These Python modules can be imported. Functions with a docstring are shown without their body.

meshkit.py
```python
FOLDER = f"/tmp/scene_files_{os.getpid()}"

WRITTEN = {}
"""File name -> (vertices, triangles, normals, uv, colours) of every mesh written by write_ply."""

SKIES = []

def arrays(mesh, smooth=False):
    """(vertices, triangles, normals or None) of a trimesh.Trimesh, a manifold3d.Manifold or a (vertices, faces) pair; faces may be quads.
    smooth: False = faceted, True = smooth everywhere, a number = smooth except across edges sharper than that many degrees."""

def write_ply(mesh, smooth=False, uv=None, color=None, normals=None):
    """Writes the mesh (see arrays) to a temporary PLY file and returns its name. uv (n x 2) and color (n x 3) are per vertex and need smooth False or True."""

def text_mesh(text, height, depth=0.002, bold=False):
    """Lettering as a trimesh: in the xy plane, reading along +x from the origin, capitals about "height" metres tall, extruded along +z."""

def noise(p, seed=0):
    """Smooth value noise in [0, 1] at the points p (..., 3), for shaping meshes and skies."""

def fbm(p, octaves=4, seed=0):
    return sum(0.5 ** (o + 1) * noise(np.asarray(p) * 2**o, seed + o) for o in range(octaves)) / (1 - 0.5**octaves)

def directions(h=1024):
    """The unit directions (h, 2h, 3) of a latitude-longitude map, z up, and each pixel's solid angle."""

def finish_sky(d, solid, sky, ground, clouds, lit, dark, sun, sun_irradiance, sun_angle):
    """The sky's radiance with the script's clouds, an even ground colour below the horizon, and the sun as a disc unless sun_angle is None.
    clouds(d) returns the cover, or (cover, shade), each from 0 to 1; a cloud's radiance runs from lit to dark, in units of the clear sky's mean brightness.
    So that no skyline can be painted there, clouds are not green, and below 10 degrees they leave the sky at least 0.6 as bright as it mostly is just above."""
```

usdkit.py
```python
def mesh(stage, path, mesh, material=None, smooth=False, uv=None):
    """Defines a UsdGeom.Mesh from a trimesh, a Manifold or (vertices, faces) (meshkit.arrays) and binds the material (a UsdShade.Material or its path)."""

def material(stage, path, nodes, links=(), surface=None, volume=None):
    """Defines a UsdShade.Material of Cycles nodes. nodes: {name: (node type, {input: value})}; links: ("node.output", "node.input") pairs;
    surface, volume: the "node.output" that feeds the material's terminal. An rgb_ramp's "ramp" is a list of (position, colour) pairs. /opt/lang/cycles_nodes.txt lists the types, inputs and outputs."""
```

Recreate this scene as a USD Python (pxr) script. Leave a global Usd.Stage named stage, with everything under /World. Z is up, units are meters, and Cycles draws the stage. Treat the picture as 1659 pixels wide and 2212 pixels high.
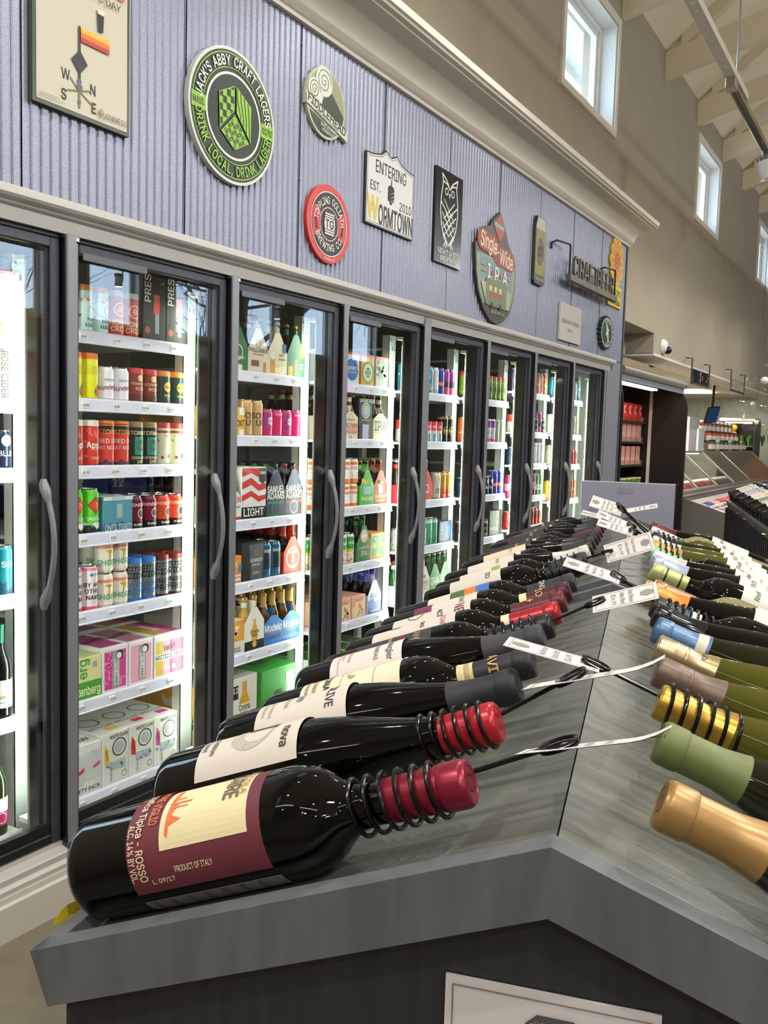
import math, random
import numpy as np, trimesh, usdkit, meshkit
from pxr import Usd, UsdGeom, UsdLux, UsdShade, Gf, Sdf
from shapely.geometry import Polygon, Point, LineString, box as sbox
from shapely import affinity
from shapely.ops import unary_union
random.seed(7); np.random.seed(7)
PI = math.pi
V3 = lambda *a: np.array(a, float)

EXPOSURE, SKY, LEDS, SPOT, GLOBE = 0.02, 2.4, 32.0, 1000.0, 35.0
stage = Usd.Stage.CreateInMemory()
UsdGeom.SetStageUpAxis(stage, 'Z'); UsdGeom.SetStageMetersPerUnit(stage, 1.0)
UsdGeom.Xform.Define(stage, '/World')

# ------------------------------------------------------------------ camera
FPX, YAW, PIT, ROL = 1935.0, 0.53916, -0.08569, 0.02878
CAM = V3(2.2905, 0.0, 1.5292)
def _axes():
    fw = V3(-math.sin(YAW), math.cos(YAW), 0); rt = V3(math.cos(YAW), math.sin(YAW), 0); up = V3(0, 0, 1)
    fw, up = fw*math.cos(PIT)+up*math.sin(PIT), up*math.cos(PIT)-fw*math.sin(PIT)
    rt, up = rt*math.cos(ROL)+up*math.sin(ROL), up*math.cos(ROL)-rt*math.sin(ROL)
    return rt, up, fw
RT, UP, FW = _axes()
cam = UsdGeom.Camera.Define(stage, '/World/camera')
cam.CreateHorizontalApertureAttr(36.0); cam.CreateVerticalApertureAttr(36.0*2212/1659)
cam.CreateFocalLengthAttr(36.0*FPX/1659); cam.CreateClippingRangeAttr(Gf.Vec2f(0.02, 300))
cam.CreateExposureAttr(EXPOSURE)
cm = np.eye(4); cm[0, :3], cm[1, :3], cm[2, :3], cm[3, :3] = RT, UP, -FW, CAM
UsdGeom.Xformable(cam).AddTransformOp().Set(Gf.Matrix4d(cm.tolist()))
def at(px, py, n, q):
    """the point where the ray of a pixel of the photograph meets the plane through q with normal n"""
    d = FW + RT*(px-829.5)/FPX - UP*(py-1106)/FPX; n = np.array(n, float)
    return CAM + d*(np.dot(n, np.array(q, float)-CAM)/np.dot(n, d))
def wx(px, py, x): return at(px, py, (1, 0, 0), (x, 0, 0))

# ------------------------------------------------------------------ sky and lamps' common values
dome = UsdLux.DomeLight.Define(stage, '/World/sky'); dome.CreateIntensityAttr(SKY); dome.CreateColorAttr(Gf.Vec3f(.60, .78, 1.0))

# ------------------------------------------------------------------ helpers
def lin(c):
    if isinstance(c, str):
        c = c.lstrip('#'); c = [int(c[i:i+2], 16)/255 for i in (0, 2, 4)]
    return tuple(x/12.92 if x <= .04045 else ((x+.055)/1.055)**2.4 for x in c)
MATS = {}
def mat(c, rough=.5, metal=0, **k):
    key = (str(c), rough, metal, tuple(sorted(k.items())))
    if key not in MATS:
        p = {'base_color': lin(c), 'roughness': rough, 'metallic': metal}
        p.update(k)
        MATS[key] = usdkit.material(stage, f'/World/Looks/m{len(MATS)}', {'p': ('principled_bsdf', p)}, surface='p.BSDF')
    return MATS[key]
def noisy(name, c1, c2, scale=8, rough=.5, stretch=(1, 1, 1), metal=0, bumpk=0, detail=4, r0=.35, r1=.65, coord='object', bscale=None, rot=0):
    n = {'tc': ('texture_coordinate', {}), 'mp': ('mapping', {'scale': stretch, 'rotation': (0, 0, rot)}), 'n': ('noise_texture', {'scale': scale, 'detail': detail}),
         'r': ('rgb_ramp', {'ramp': [(r0, lin(c1)), (r1, lin(c2))]}), 'p': ('principled_bsdf', {'roughness': rough, 'metallic': metal})}
    l = [(f'tc.{coord}', 'mp.vector'), ('mp.vector', 'n.vector'), ('n.fac', 'r.fac'), ('r.color', 'p.base_color')]
    if bumpk:
        n['n2'] = ('noise_texture', {'scale': bscale or scale, 'detail': 3}); n['b'] = ('bump', {'strength': bumpk, 'distance': .002})
        l += [('mp.vector', 'n2.vector'), ('n2.fac', 'b.height'), ('b.normal', 'p.normal')]
    return usdkit.material(stage, '/World/Looks/'+name, n, l, surface='p.BSDF')
def glow(name, c, s):
    return usdkit.material(stage, '/World/Looks/'+name, {'e': ('emission', {'color': lin(c), 'strength': s})}, surface='e.emission')
def pane_mat(name, tint=(1, 1, 1), base=.045, edge=.9):
    return usdkit.material(stage, '/World/Looks/'+name, {
        'lw': ('layer_weight', {'blend': .5}), 'pw': ('math', {'math_type': 'power', 'value2': 5.0}), 'ma': ('math', {'math_type': 'multiply_add', 'value2': edge, 'value3': base}),
        't': ('transparent_bsdf', {'color': tint}), 'g': ('glossy_bsdf', {'color': (1, 1, 1), 'roughness': 0.0}), 'm': ('mix_closure', {})},
        [('lw.facing', 'pw.value1'), ('pw.value', 'ma.value1'), ('ma.value', 'm.fac'), ('t.BSDF', 'm.closure1'), ('g.BSDF', 'm.closure2')], surface='m.closure')

class MB:
    """collects shapes into one mesh"""
    def __init__(s): s.v, s.f, s.n = [], [], 0
    def add(s, v, f):
        v = np.asarray(v, float); f = np.asarray(f, int)
        if f.shape[1] == 4: f = np.vstack([f[:, [0, 1, 2]], f[:, [0, 2, 3]]])
        s.v.append(v); s.f.append(f+s.n); s.n += len(v); return s
    def tm(s, m): return s.add(m.vertices, m.faces)
    def box(s, a, b, bev=0):
        a, b = np.minimum(a, b).astype(float), np.maximum(a, b).astype(float)
        if bev:
            bev = min(bev, .49*min(b-a)); P = []
            for i in range(8):
                c = np.array([(a, b)[i >> k & 1][k] for k in range(3)]); d = np.array([(1, -1)[i >> k & 1] for k in range(3)])*bev
                for k in range(3):
                    q = c+d; q[k] = c[k]; P.append(q)
            return s.tm(trimesh.convex.convex_hull(np.array(P)))
        c = np.array([[(a, b)[i >> k & 1][k] for k in range(3)] for i in range(8)])
        return s.add(c, [[0, 2, 3, 1], [4, 5, 7, 6], [0, 1, 5, 4], [2, 6, 7, 3], [0, 4, 6, 2], [1, 3, 7, 5]])
    def tube(s, pts, r, n=8, closed=False, cap=True):
        p = np.asarray(pts, float); m = len(p)
        t = (np.roll(p, -1, 0)-np.roll(p, 1, 0)) if closed else np.gradient(p, axis=0)
        t /= np.linalg.norm(t, axis=1, keepdims=True)+1e-12
        u = np.cross(t[0], [0, 0, 1.] if abs(t[0][2]) < .9 else [1., 0, 0]); u /= np.linalg.norm(u); us = []
        for k in range(m):
            u = u-t[k]*(u@t[k]); u /= np.linalg.norm(u); us.append(u)
        us = np.array(us); w = np.cross(t, us); a = np.arange(n)*2*PI/n
        rr = np.broadcast_to(r, (m,))[:, None, None]
        v = (p[:, None]+rr*(np.cos(a)[None, :, None]*us[:, None]+np.sin(a)[None, :, None]*w[:, None])).reshape(-1, 3)
        q = []
        for i in range(m if closed else m-1):
            j = (i+1) % m
            q += [[i*n+k, i*n+(k+1) % n, j*n+(k+1) % n, j*n+k] for k in range(n)]
        s.add(v, q)
        if cap and not closed:
            s.f.append(np.array([[0, k+1, k] for k in range(1, n-1)])+s.n-len(v))
            s.f.append(np.array([[0, k, k+1] for k in range(1, n-1)])+s.n-n)
        return s
    def lathe(s, prof, n=32):
        p = np.asarray(prof, float); a = np.arange(n)*2*PI/n
        v = np.stack([p[:, None, 0]*np.cos(a), p[:, None, 0]*np.sin(a), np.broadcast_to(p[:, None, 1], (len(p), n))], -1).reshape(-1, 3)
        q = [[i*n+k, i*n+(k+1) % n, (i+1)*n+(k+1) % n, (i+1)*n+k] for i in range(len(p)-1) for k in range(n)]
        return s.add(v, q)
    def prism(s, poly, z0, z1, M=None):
        poly = poly if hasattr(poly, 'geom_type') else Polygon(poly)
        for g in getattr(poly, 'geoms', [poly]):
            m = trimesh.creation.extrude_polygon(g, z1-z0, engine='earcut'); v = np.array(m.vertices); v[:, 2] += z0
            if M is not None: v = v@M[:3, :3]+M[3, :3]
            s.add(v, m.faces)
        return s
    def poly(s, poly, fn):
        poly = poly if hasattr(poly, 'geom_type') else Polygon(poly)
        for g in getattr(poly, 'geoms', [poly]):
            if g.is_empty or g.area < 1e-9 or g.geom_type != 'Polygon': continue
            v, f = trimesh.creation.triangulate_polygon(g, engine='earcut'); s.flat(v, f, fn)
        return s
    def flat(s, v, f, fn):
        """flat triangles (u, v) taken through fn, wound so that they face outwards"""
        v, f = np.asarray(v, float), np.asarray(f, int)
        d = v[f]; ar = (d[:, 1, 0]-d[:, 0, 0])*(d[:, 2, 1]-d[:, 0, 1])-(d[:, 2, 0]-d[:, 0, 0])*(d[:, 1, 1]-d[:, 0, 1])
        f = np.where(ar[:, None] < 0, f[:, ::-1], f)
        if getattr(fn, 'edge', 0):
            v3, f = trimesh.remesh.subdivide_to_size(np.c_[v, np.zeros(len(v))], f, fn.edge, max_iter=12); v = v3[:, :2]
        return s.add(fn(v), f)
    def grid(s, P):
        """a (m, n, 3) lattice of points"""
        m, n = P.shape[:2]; i, j = np.meshgrid(np.arange(m-1), np.arange(n-1), indexing='ij'); i, j = i.ravel(), j.ravel()
        return s.add(P.reshape(-1, 3), np.stack([i*n+j, (i+1)*n+j, (i+1)*n+j+1, i*n+j+1], 1))
    def mesh(s): return (np.vstack(s.v), np.vstack(s.f))
    def moved(s, M):
        v, f = s.mesh(); return (v@np.asarray(M)[:3, :3]+np.asarray(M)[3, :3], f)

COUNT = {}
def path(name, parent):
    base = str(parent.GetPath()) if parent is not None else '/World'
    k = (base, name); n = COUNT.get(k, 0); COUNT[k] = n+1
    return f'{base}/{name}' + (f'_{n:03d}' if n else '')
def tag(p, label=None, cat=None, group=None, kind=None):
    for k, v in (('label', label), ('category', cat), ('group', group), ('kind', kind)):
        if v: p.SetCustomDataByKey(k, v)
    return p
def obj(name, mb, m, parent=None, smooth=30, **t):
    mesh = mb.mesh() if isinstance(mb, MB) else mb
    p = usdkit.mesh(stage, path(name, parent), mesh, m, smooth=smooth).GetPrim()
    return tag(p, **t)
def frame(o, x=(1, 0, 0), y=(0, 1, 0), z=(0, 0, 1)):
    M = np.eye(4); M[0, :3], M[1, :3], M[2, :3], M[3, :3] = x, y, z, o; return M
def rotz(o, a): return frame(o, (math.cos(a), math.sin(a), 0), (-math.sin(a), math.cos(a), 0))
def thing(name, label, cat, M=None, group=None, kind=None):
    x = UsdGeom.Xform.Define(stage, path(name, None))
    x.AddTransformOp().Set(Gf.Matrix4d((np.eye(4) if M is None else M).tolist()))
    return tag(x.GetPrim(), label, cat, group, kind)
def dup(root, M, label, group=None, name=None):
    was = root.GetCustomData()
    nm = root.GetName(); nm = nm[:-4] if nm[-3:].isdigit() else nm
    r = thing(name or nm, label, was['category'], M, group or was.get('group'))
    r.GetReferences().AddInternalReference(root.GetPath()); r.SetInstanceable(True)
    return r
def struct(name, mb, m, parent=None, smooth=30, label=None):
    return obj(name, mb, m, parent, smooth, kind='structure' if parent is None else None, label=label)

_TX = {}
def tx(s, h, bold=True, wide=1.0):
    k = (s, bold)
    if k not in _TX:
        m = meshkit.text_mesh(s, 1.0, .1, bold); up = m.face_normals[:, 2] > .5
        f = m.faces[up]; u, inv = np.unique(f, return_inverse=True); v = np.array(m.vertices)[u][:, :2]; _TX[k] = (v, inv.reshape(-1, 3))
    v, f = _TX[k]; v = v*[h*wide, h]; lo, hi = v.min(0), v.max(0)
    return v-[(lo[0]+hi[0])/2, h/2], f
def put(mb, s, h, u, v, fn, rot=0, bold=True, wide=1.0, fit=None):
    t, f = tx(s, h, bold, wide)
    if fit:
        w = np.ptp(t[:, 0])
        if w > fit: t = t*[fit/w, 1]
    c, d = math.cos(rot), math.sin(rot)
    return mb.flat(t@np.array([[c, d], [-d, c]])+[u, v], f, fn)
def ring(mb, s, h, R, a0, fn, cu=0, cv=0, inward=False, wide=1.0, gap=.16, sy=1.0):
    """letters around a circle, centred on the angle a0 (degrees, 90 = top); inward: read from below with the feet outwards"""
    ws = [(np.ptp(tx(c, h, True, wide)[0][:, 0]) if c != ' ' else h*.35) for c in s]; tot = sum(ws)+gap*h*(len(s)-1)
    ang, sg = math.radians(a0)+(1 if not inward else -1)*tot/2/R, (-1 if not inward else 1)
    for c, w in zip(s, ws):
        th = ang+sg*w/2/R; ang += sg*(w+gap*h)/R
        if c == ' ': continue
        t, f = tx(c, h, True, wide); rot = th-PI/2 if not inward else th+PI/2
        co, si = math.cos(rot), math.sin(rot)
        q = t@np.array([[co, si], [-si, co]])+[R*math.cos(th), R*math.sin(th)]
        mb.flat(q*[1, sy]+[cu, cv], f, fn)
    return mb
def plane(o, u, v, w, d=0):
    o, u, v, w = (np.array(x, float) for x in (o, u, v, w))
    return lambda p: o+p[:, :1]*u+p[:, 1:2]*v+w*d
def wall_fn(y, z, x): return plane((x, y, z), (0, 1, 0), (0, 0, 1), (1, 0, 0))
def cyl_fn(r, edge=.012):
    def fn(p):
        a = p[:, 0]/r; return np.stack([r*np.cos(a), r*np.sin(a), p[:, 1]], 1)
    fn.edge = edge; return fn
def circle(r, n=40, c=(0, 0)): return Polygon([(c[0]+r*math.cos(2*PI*k/n), c[1]+r*math.sin(2*PI*k/n)) for k in range(n)])
# ------------------------------------------------------------------ setting
CREAM = noisy('wall_paint', '#a29785', '#a69b89', 3, .85)
TRIM = noisy('trim_paint', '#ded6c8', '#e1d9cc', 5, .45)
CEIL = noisy('ceiling_paint', '#eadfc4', '#ede2c8', 2, .8)
WHITE = mat('#e6e6e2', .4); BLACK = mat('#0b0b0c', .35); STEEL = mat('#b9bbbd', .28, 1.0); ALU = mat('#9a9ca2', .38, .9)
FLOOR = noisy('polished_concrete', '#6f6756', '#7d7463', 6, .35, detail=8)
GLASS = pane_mat('pane', (.97, .98, .98), .052, .5); CLEAR = pane_mat('acrylic', (.97, .98, .98), .04, .5)
LED = glow('led', '#f3ffea', LEDS); LAMP = mat('#fffaf0', .3)
X0, XR, RIDGE, Y_A, Y_B, ZW = -.1, 10.7, 5.3, -5.0, 24.0, 5.3
YZX = lambda x: frame((x, 0, 0), (0, 1, 0), (0, 0, 1), (1, 0, 0))      # polygons drawn in (y, z), thickness along x
struct('floor', MB().box((-7, Y_A, -.1), (XR+.3, Y_B, 0)), FLOOR)
WIN = [1.98+4.31*k for k in range(-1, 5)]                              # clerestory windows, 1.27 m wide
holes = [sbox(y, 4.1, y+1.2, 4.92) for y in WIN]
wl = Polygon([(Y_A, 0), (.5, 0), (.5, 2.75), (7.5, 2.75), (7.5, 2.62), (9.15, 2.62), (9.15, 2.42), (22.5, 2.42), (22.5, 0), (Y_B, 0), (Y_B, 5.45), (Y_A, 5.45)])
for h_ in holes: wl = wl.difference(h_)
struct('wall_left', MB().prism(wl, 0, .28, YZX(X0-.28)), CREAM)
wr = sbox(Y_A, 0, Y_B, 5.45); RW = [2.6+2.16*k for k in range(9)]
for y in RW: wr = wr.difference(sbox(y, 3.4, y+1.2, 4.92))
struct('wall_right', MB().prism(wr, 0, .28, YZX(XR)), CREAM)
gable = Polygon([(X0-.28, 0), (XR+.28, 0), (XR+.28, 5.3), (RIDGE, 9.65), (X0-.28, 5.3)])
XZY = lambda y: frame((0, y, 0), (1, 0, 0), (0, 0, 1), (0, -1, 0))
struct('wall_back', MB().prism(gable, 0, .2, XZY(Y_A)), CREAM); struct('wall_far', MB().prism(gable, -.2, 0, XZY(Y_B)), CREAM)
SL = .8
cl = Polygon([(X0-.3, ZW-.3*SL), (RIDGE, ZW+(RIDGE-X0)*SL), (XR+.3, ZW-.3*SL), (XR+.3, ZW-.3*SL+.14), (RIDGE, ZW+(RIDGE-X0)*SL+.14), (X0-.3, ZW-.3*SL+.14)])
struct('ceiling', MB().prism(cl, -(Y_B+.2), -(Y_A-.2), XZY(0)), CEIL)
def window(k, y, x, s, zb=4.1):
    """s = +1: the room lies on the +x side"""
    M = frame((x, y, zb), (0, 1, 0), (0, 0, 1), (s, 0, 0)); w, h = 1.2, 4.92-zb
    t = thing(f'window_{k}', None, None, None, kind='structure')
    fr = lambda a, b: sbox(-a, -a, w+a, h+a).difference(sbox(b, b, w-b, h-b))
    obj('casing', MB().prism(fr(.06, -.004), 0, .022, M), TRIM, t)
    obj('jamb_lining', MB().prism(fr(0, .012), -.12, .004, M), WHITE, t)
    obj('frame', MB().prism(fr(0, .05), -.2, -.12, M), WHITE, t)
    obj('sash', MB().prism(fr(-.05, .09), -.18, -.14, M), WHITE, t)
    obj('pane', MB().prism(sbox(.085, .085, w-.085, h-.085), -.164, -.158, M), GLASS, t)
for k, y in enumerate(WIN): window(k+1, y, X0, 1)
for k, y in enumerate(RW): window(k+len(WIN)+1, y, XR, -1, 3.4)
# scissor trusses under the sloping ceiling
TRU = mat('#e4d8bd', .75)
tr0 = None; yt = [7.64+1.432*k for k in range(-6, 11)]
for k, y in enumerate(yt):
    lab = 'cream painted scissor roof truss number %s from the front of the shop' % ['one', 'two', 'three', 'four', 'five', 'six', 'seven', 'eight', 'nine', 'ten', 'eleven', 'twelve', 'thirteen', 'fourteen', 'fifteen', 'sixteen', 'seventeen'][k]
    if tr0 is None:
        tr0 = t = thing('roof_truss', lab, 'roof truss', frame((0, y, 0)), 'roof trusses')
        for s in (1, -1):
            q = lambda pts: Polygon([(RIDGE+s*(a-RIDGE), b) for a, b in pts])
            obj('bottom_chord', MB().prism(q([(X0+.002, 5.03), (RIDGE, 5.03+.24*(RIDGE-X0)), (RIDGE, 5.28+.24*(RIDGE-X0)), (X0+.002, 5.28)]), -.045, .045, XZY(0)), TRU, t)
            obj('top_chord', MB().prism(q([(X0+.14, 5.20+.1*SL), (RIDGE, 5.20+(RIDGE-X0)*SL), (RIDGE, 5.298+(RIDGE-X0)*SL), (X0+.14, 5.298+.14*SL)]), -.045, .045, XZY(0)), TRU, t)
            obj('web', MB().tube([(RIDGE-s*3, 0, 5.9), (RIDGE-s*2.2, 0, 7.6)], .04, 6), TRU, t)
    else: dup(tr0, frame((0, y, 0)), lab)
# eaves and bare trees outside
obj('roof_eave', MB().box((-.78, Y_A, 5.0), (-.4, Y_B, 5.04)).box((-.81, Y_A, 4.93), (-.78, Y_B, 5.12)), mat('#dfe6ea', .6), None, **dict(label='white boarded eave seen through the clerestory windows', cat='eave'))
BARK = mat('#4a423c', .9)
def tree(x, y, h, seed, lab):
    R = random.Random(seed); mb = MB()
    def br(p, d, l, r, n):
        q = [p]
        for k in range(3):
            d = d+V3(*[R.gauss(0, .12) for _ in range(3)]); d /= np.linalg.norm(d); q.append(q[-1]+d*l/3)
        mb.tube(q, np.linspace(r, r*.6, 4), 5 if n > 2 else 3, cap=False)
        if n:
            for k in range(3 if n > 1 else 4):
                e = d*.8+V3(R.gauss(0, .55), R.gauss(0, .55), R.gauss(.1, .4)); br(q[R.choice([1, 2, 3])], e/np.linalg.norm(e), l*R.uniform(.6, .85), r*.55, n-1)
    br(V3(x, y, 0), V3(0, 0, 1.), h*.38, h*.018, 5)
    obj('bare_tree', mb, BARK, None, 30, label=lab, cat='tree', group='bare winter trees outside')
for k, (x, y) in enumerate([(19, 11), (30, 20), (21, 30), (38, 44)]): tree(x, y, 13, k, 'leafless tree %s reflected in the cooler glass' % ['nearest the shop', 'with the widest crown', 'behind the first two', 'farthest away'][k])

# ------------------------------------------------------------------ lamps on their tracks
def head_parts(t):
    obj('housing', MB().lathe([(0, -.1), (.05, -.1), (.055, -.02), (.06, .05), (.056, .05), (.05, .03), (0, .03)][::-1], 24), WHITE, t)
    obj('lamp_face', MB().lathe([(.05, .034), (0, .034)], 24), LAMP, t)
    obj('cooling_fin', MB().box((-.045, -.045, -.14), (-.035, .045, -.1)).box((-.005, -.045, -.14), (.005, .045, -.1)).box((.035, -.045, -.14), (.045, .045, -.1)).box((-.02, -.045, -.14), (-.012, .045, -.1)).box((.012, -.045, -.14), (.02, .045, -.1)), ALU, t)
    obj('stem', MB().tube([(0, .06, .0), (0, .085, -.06), (0, .085, -.2)], .012, 8), WHITE, t)
hd0 = None; nl = 0
def aim(o, d):
    d = V3(*d); d /= np.linalg.norm(d); x = np.cross((0, 1., 0), d); x /= np.linalg.norm(x); return frame(o, x, np.cross(d, x), d)
ORD = ['first', 'second', 'third', 'fourth', 'fifth', 'sixth', 'seventh', 'eighth', 'ninth', 'tenth', 'eleventh', 'twelfth']
for ti, (tx_, ys, dirs) in enumerate([(.97, [-2.6, -.6, .9, 2.5, 4.1, 8.1, 9.6, 11.6, 13.6], [(-.42, .05, -1), (.3, .15, -1)]), (3.2, [-2.5, -.7, 1.0, 2.6, 4.4, 6.4, 8.6, 11], [(-.45, .1, -1), (-.2, -.1, -1)]), (6.0, [-2, 1, 4, 7, 10, 13], [(-.2, 0, -1), (.2, .1, -1)]), (8.6, [-2, 2, 6, 10, 14], [(0, 0, -1)])]):
    t = thing('track_rail', 'perforated white steel track rail hung %s' % ['nearest the cooler wall', 'over the wine aisle', 'over the middle of the shop', 'near the opposite wall'][ti], 'lighting track')
    ya, yb = (-4, 7.2) if ti == 0 else (-4, 14)
    st = sbox(-.036, ya, .036, yb); n = int((yb-ya)/.11)
    for k in range(n): st = st.difference(affinity.translate(circle(.014, 10), 0, ya+.05+k*.11)) if ti == 0 and k > n-46 else st
    obj('strut', MB().prism(st, 4.06, 4.064, frame((tx_, 0, 0))).box((tx_-.036, ya, 4.064), (tx_-.032, yb, 4.11)).box((tx_+.032, ya, 4.064), (tx_+.036, yb, 4.11)), mat('#d8d4ca', .45), t)
    obj('lamp_track', MB().box((tx_-.028, ya if ti else 6.75, 4.0), (tx_+.028, 14.5, 4.055), .006), mat('#a39c90', .18, 1.0), t); obj('track_slot', MB().box((tx_-.012, ya if ti else 6.8, 3.998), (tx_+.012, 14.45, 4.001)), BLACK, t); obj('track_joiner', MB().box((tx_-.034, (ya if ti else 6.7), 3.99), (tx_+.034, (ya if ti else 6.7)+.1, 4.062), .004), mat('#b5afa4', .35, .8), t)
    for k in range(4): obj('hanger_rod', MB().tube([(tx_, ya+1+k*3.3, 4.1), (tx_, ya+1+k*3.3, 5.95)], .006, 6), STEEL, t)
    for k, y in enumerate(ys):
        d = dirs[k % len(dirs)] if not (ti == 0 and y > 5) else (.3, .1, -1); o = V3(tx_+(.05 if ti == 0 and y > 5 else 0), y, 3.77); M = aim(o, d); lab = '%s white spotlight along the track %s' % (ORD[k], ['nearest the cooler wall', 'over the wine aisle', 'over the shop middle', 'near the opposite wall'][ti])
        if hd0 is None: hd0 = thing('track_spotlight', lab, 'spotlight', M, 'track spotlights'); head_parts(hd0)
        else: dup(hd0, M, lab)
        L = UsdLux.DiskLight.Define(stage, f'/World/lamp_light_{nl:03d}'); nl += 1
        near = ti < 2 and -1 < y < 4.5; L.CreateRadiusAttr(.03 if near else .05); L.CreateIntensityAttr(SPOT*(2.9 if near else 1)*(.3 if ti == 0 and d[0] < 0 else 1) if ti < 2 else SPOT*.5); L.CreateColorAttr(Gf.Vec3f(1, .965, .90)); L.CreateNormalizeAttr(False)
        dd = V3(*d)/np.linalg.norm(d); ML = aim(o+dd*.06, -dd)
        UsdGeom.Xformable(L).AddTransformOp().Set(Gf.Matrix4d(ML.tolist()))

# rows of globe pendants added out of view to fill the room with light
gp0 = None
for k, (x, y) in enumerate([(x, y) for x in (3.9, 6.1, 8.3) for y in (-3.2, -.2, 2.8, 5.8, 8.8, 12.5)]):
    lab = f'added globe pendant, {ORD[k % 6]} in the {["row nearest the wine racks", "middle row", "row by the opposite wall"][k//6]}'; M = frame((x, y, 4.3))
    if gp0 is None:
        gp0 = thing('globe_pendant', lab, 'pendant lamp', M, 'added globe pendants over the shop floor')
        obj('socket', MB().lathe([(0, .16), (.03, .16), (.035, .27), (0, .28)], 16), ALU, gp0); obj('rod', MB().tube([(0, 0, .27), (0, 0, 1.7)], .008, 6), STEEL, gp0)
    else: dup(gp0, M, lab)
    L = UsdLux.SphereLight.Define(stage, f'/World/globe_light_{k:03d}'); L.CreateRadiusAttr(.13); L.CreateIntensityAttr(GLOBE); L.CreateColorAttr(Gf.Vec3f(1, .99, .97)); L.CreateNormalizeAttr(False); L.AddTranslateOp().Set(Gf.Vec3d(x, y, 4.3))

# unseen linear lamps added behind the camera, parallel to the bottles, for streak highlights
for k, (x, y) in enumerate([(1.2, -1.3), (3.0, -1.0)]):
    t = thing('linear_pendant', f'added linear pendant lamp behind the camera, {["nearer the cooler", "farther from the cooler"][k]}', 'pendant lamp', frame((x, y, 3.1), (.967, .253, 0), (-.253, .967, 0)))
    obj('housing', MB().box((-.7, -.06, .01), (.7, .06, .07), .006), WHITE, t); obj('diffuser', MB().box((-.68, -.05, -.005), (.68, .05, .01), .004), glow(f'linear_{k}', '#fff8ee', 9), t)
    for s_ in (-.6, .6): obj('wire', MB().tube([(s_, 0, .07), (s_, 0, 2.6)], .003, 5), STEEL, t)
# ------------------------------------------------------------------ cooler wall
PITCH = .762; OFF = [-1, 0, 1, 2, 3.034, 4.034, 5.037, 6.04, 7.04]
MR = [1.916+PITCH*o for o in OFF]               # far edge of each door's post; MR[k]..MR[k+1] is cooler bay k
BAY = ['first', 'second', 'third', 'fourth', 'fifth', 'sixth', 'seventh', 'eighth']
Y_C0, Y_C1 = MR[0]-.2, 7.66
FRAME = noisy('anodised_frame', '#3f404a', '#474852', 30, .42, metal=.3); DARKF = mat('#15161a', .3); GREYF = mat('#8b8d93', .42, .3); LTGREY = mat('#c2bfb9', .45, .2)
TINW = noisy('galvanised_sheet', '#848899', '#9ca0b2', 260, .42, metal=.55, detail=2, bumpk=.15, bscale=300)
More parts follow.
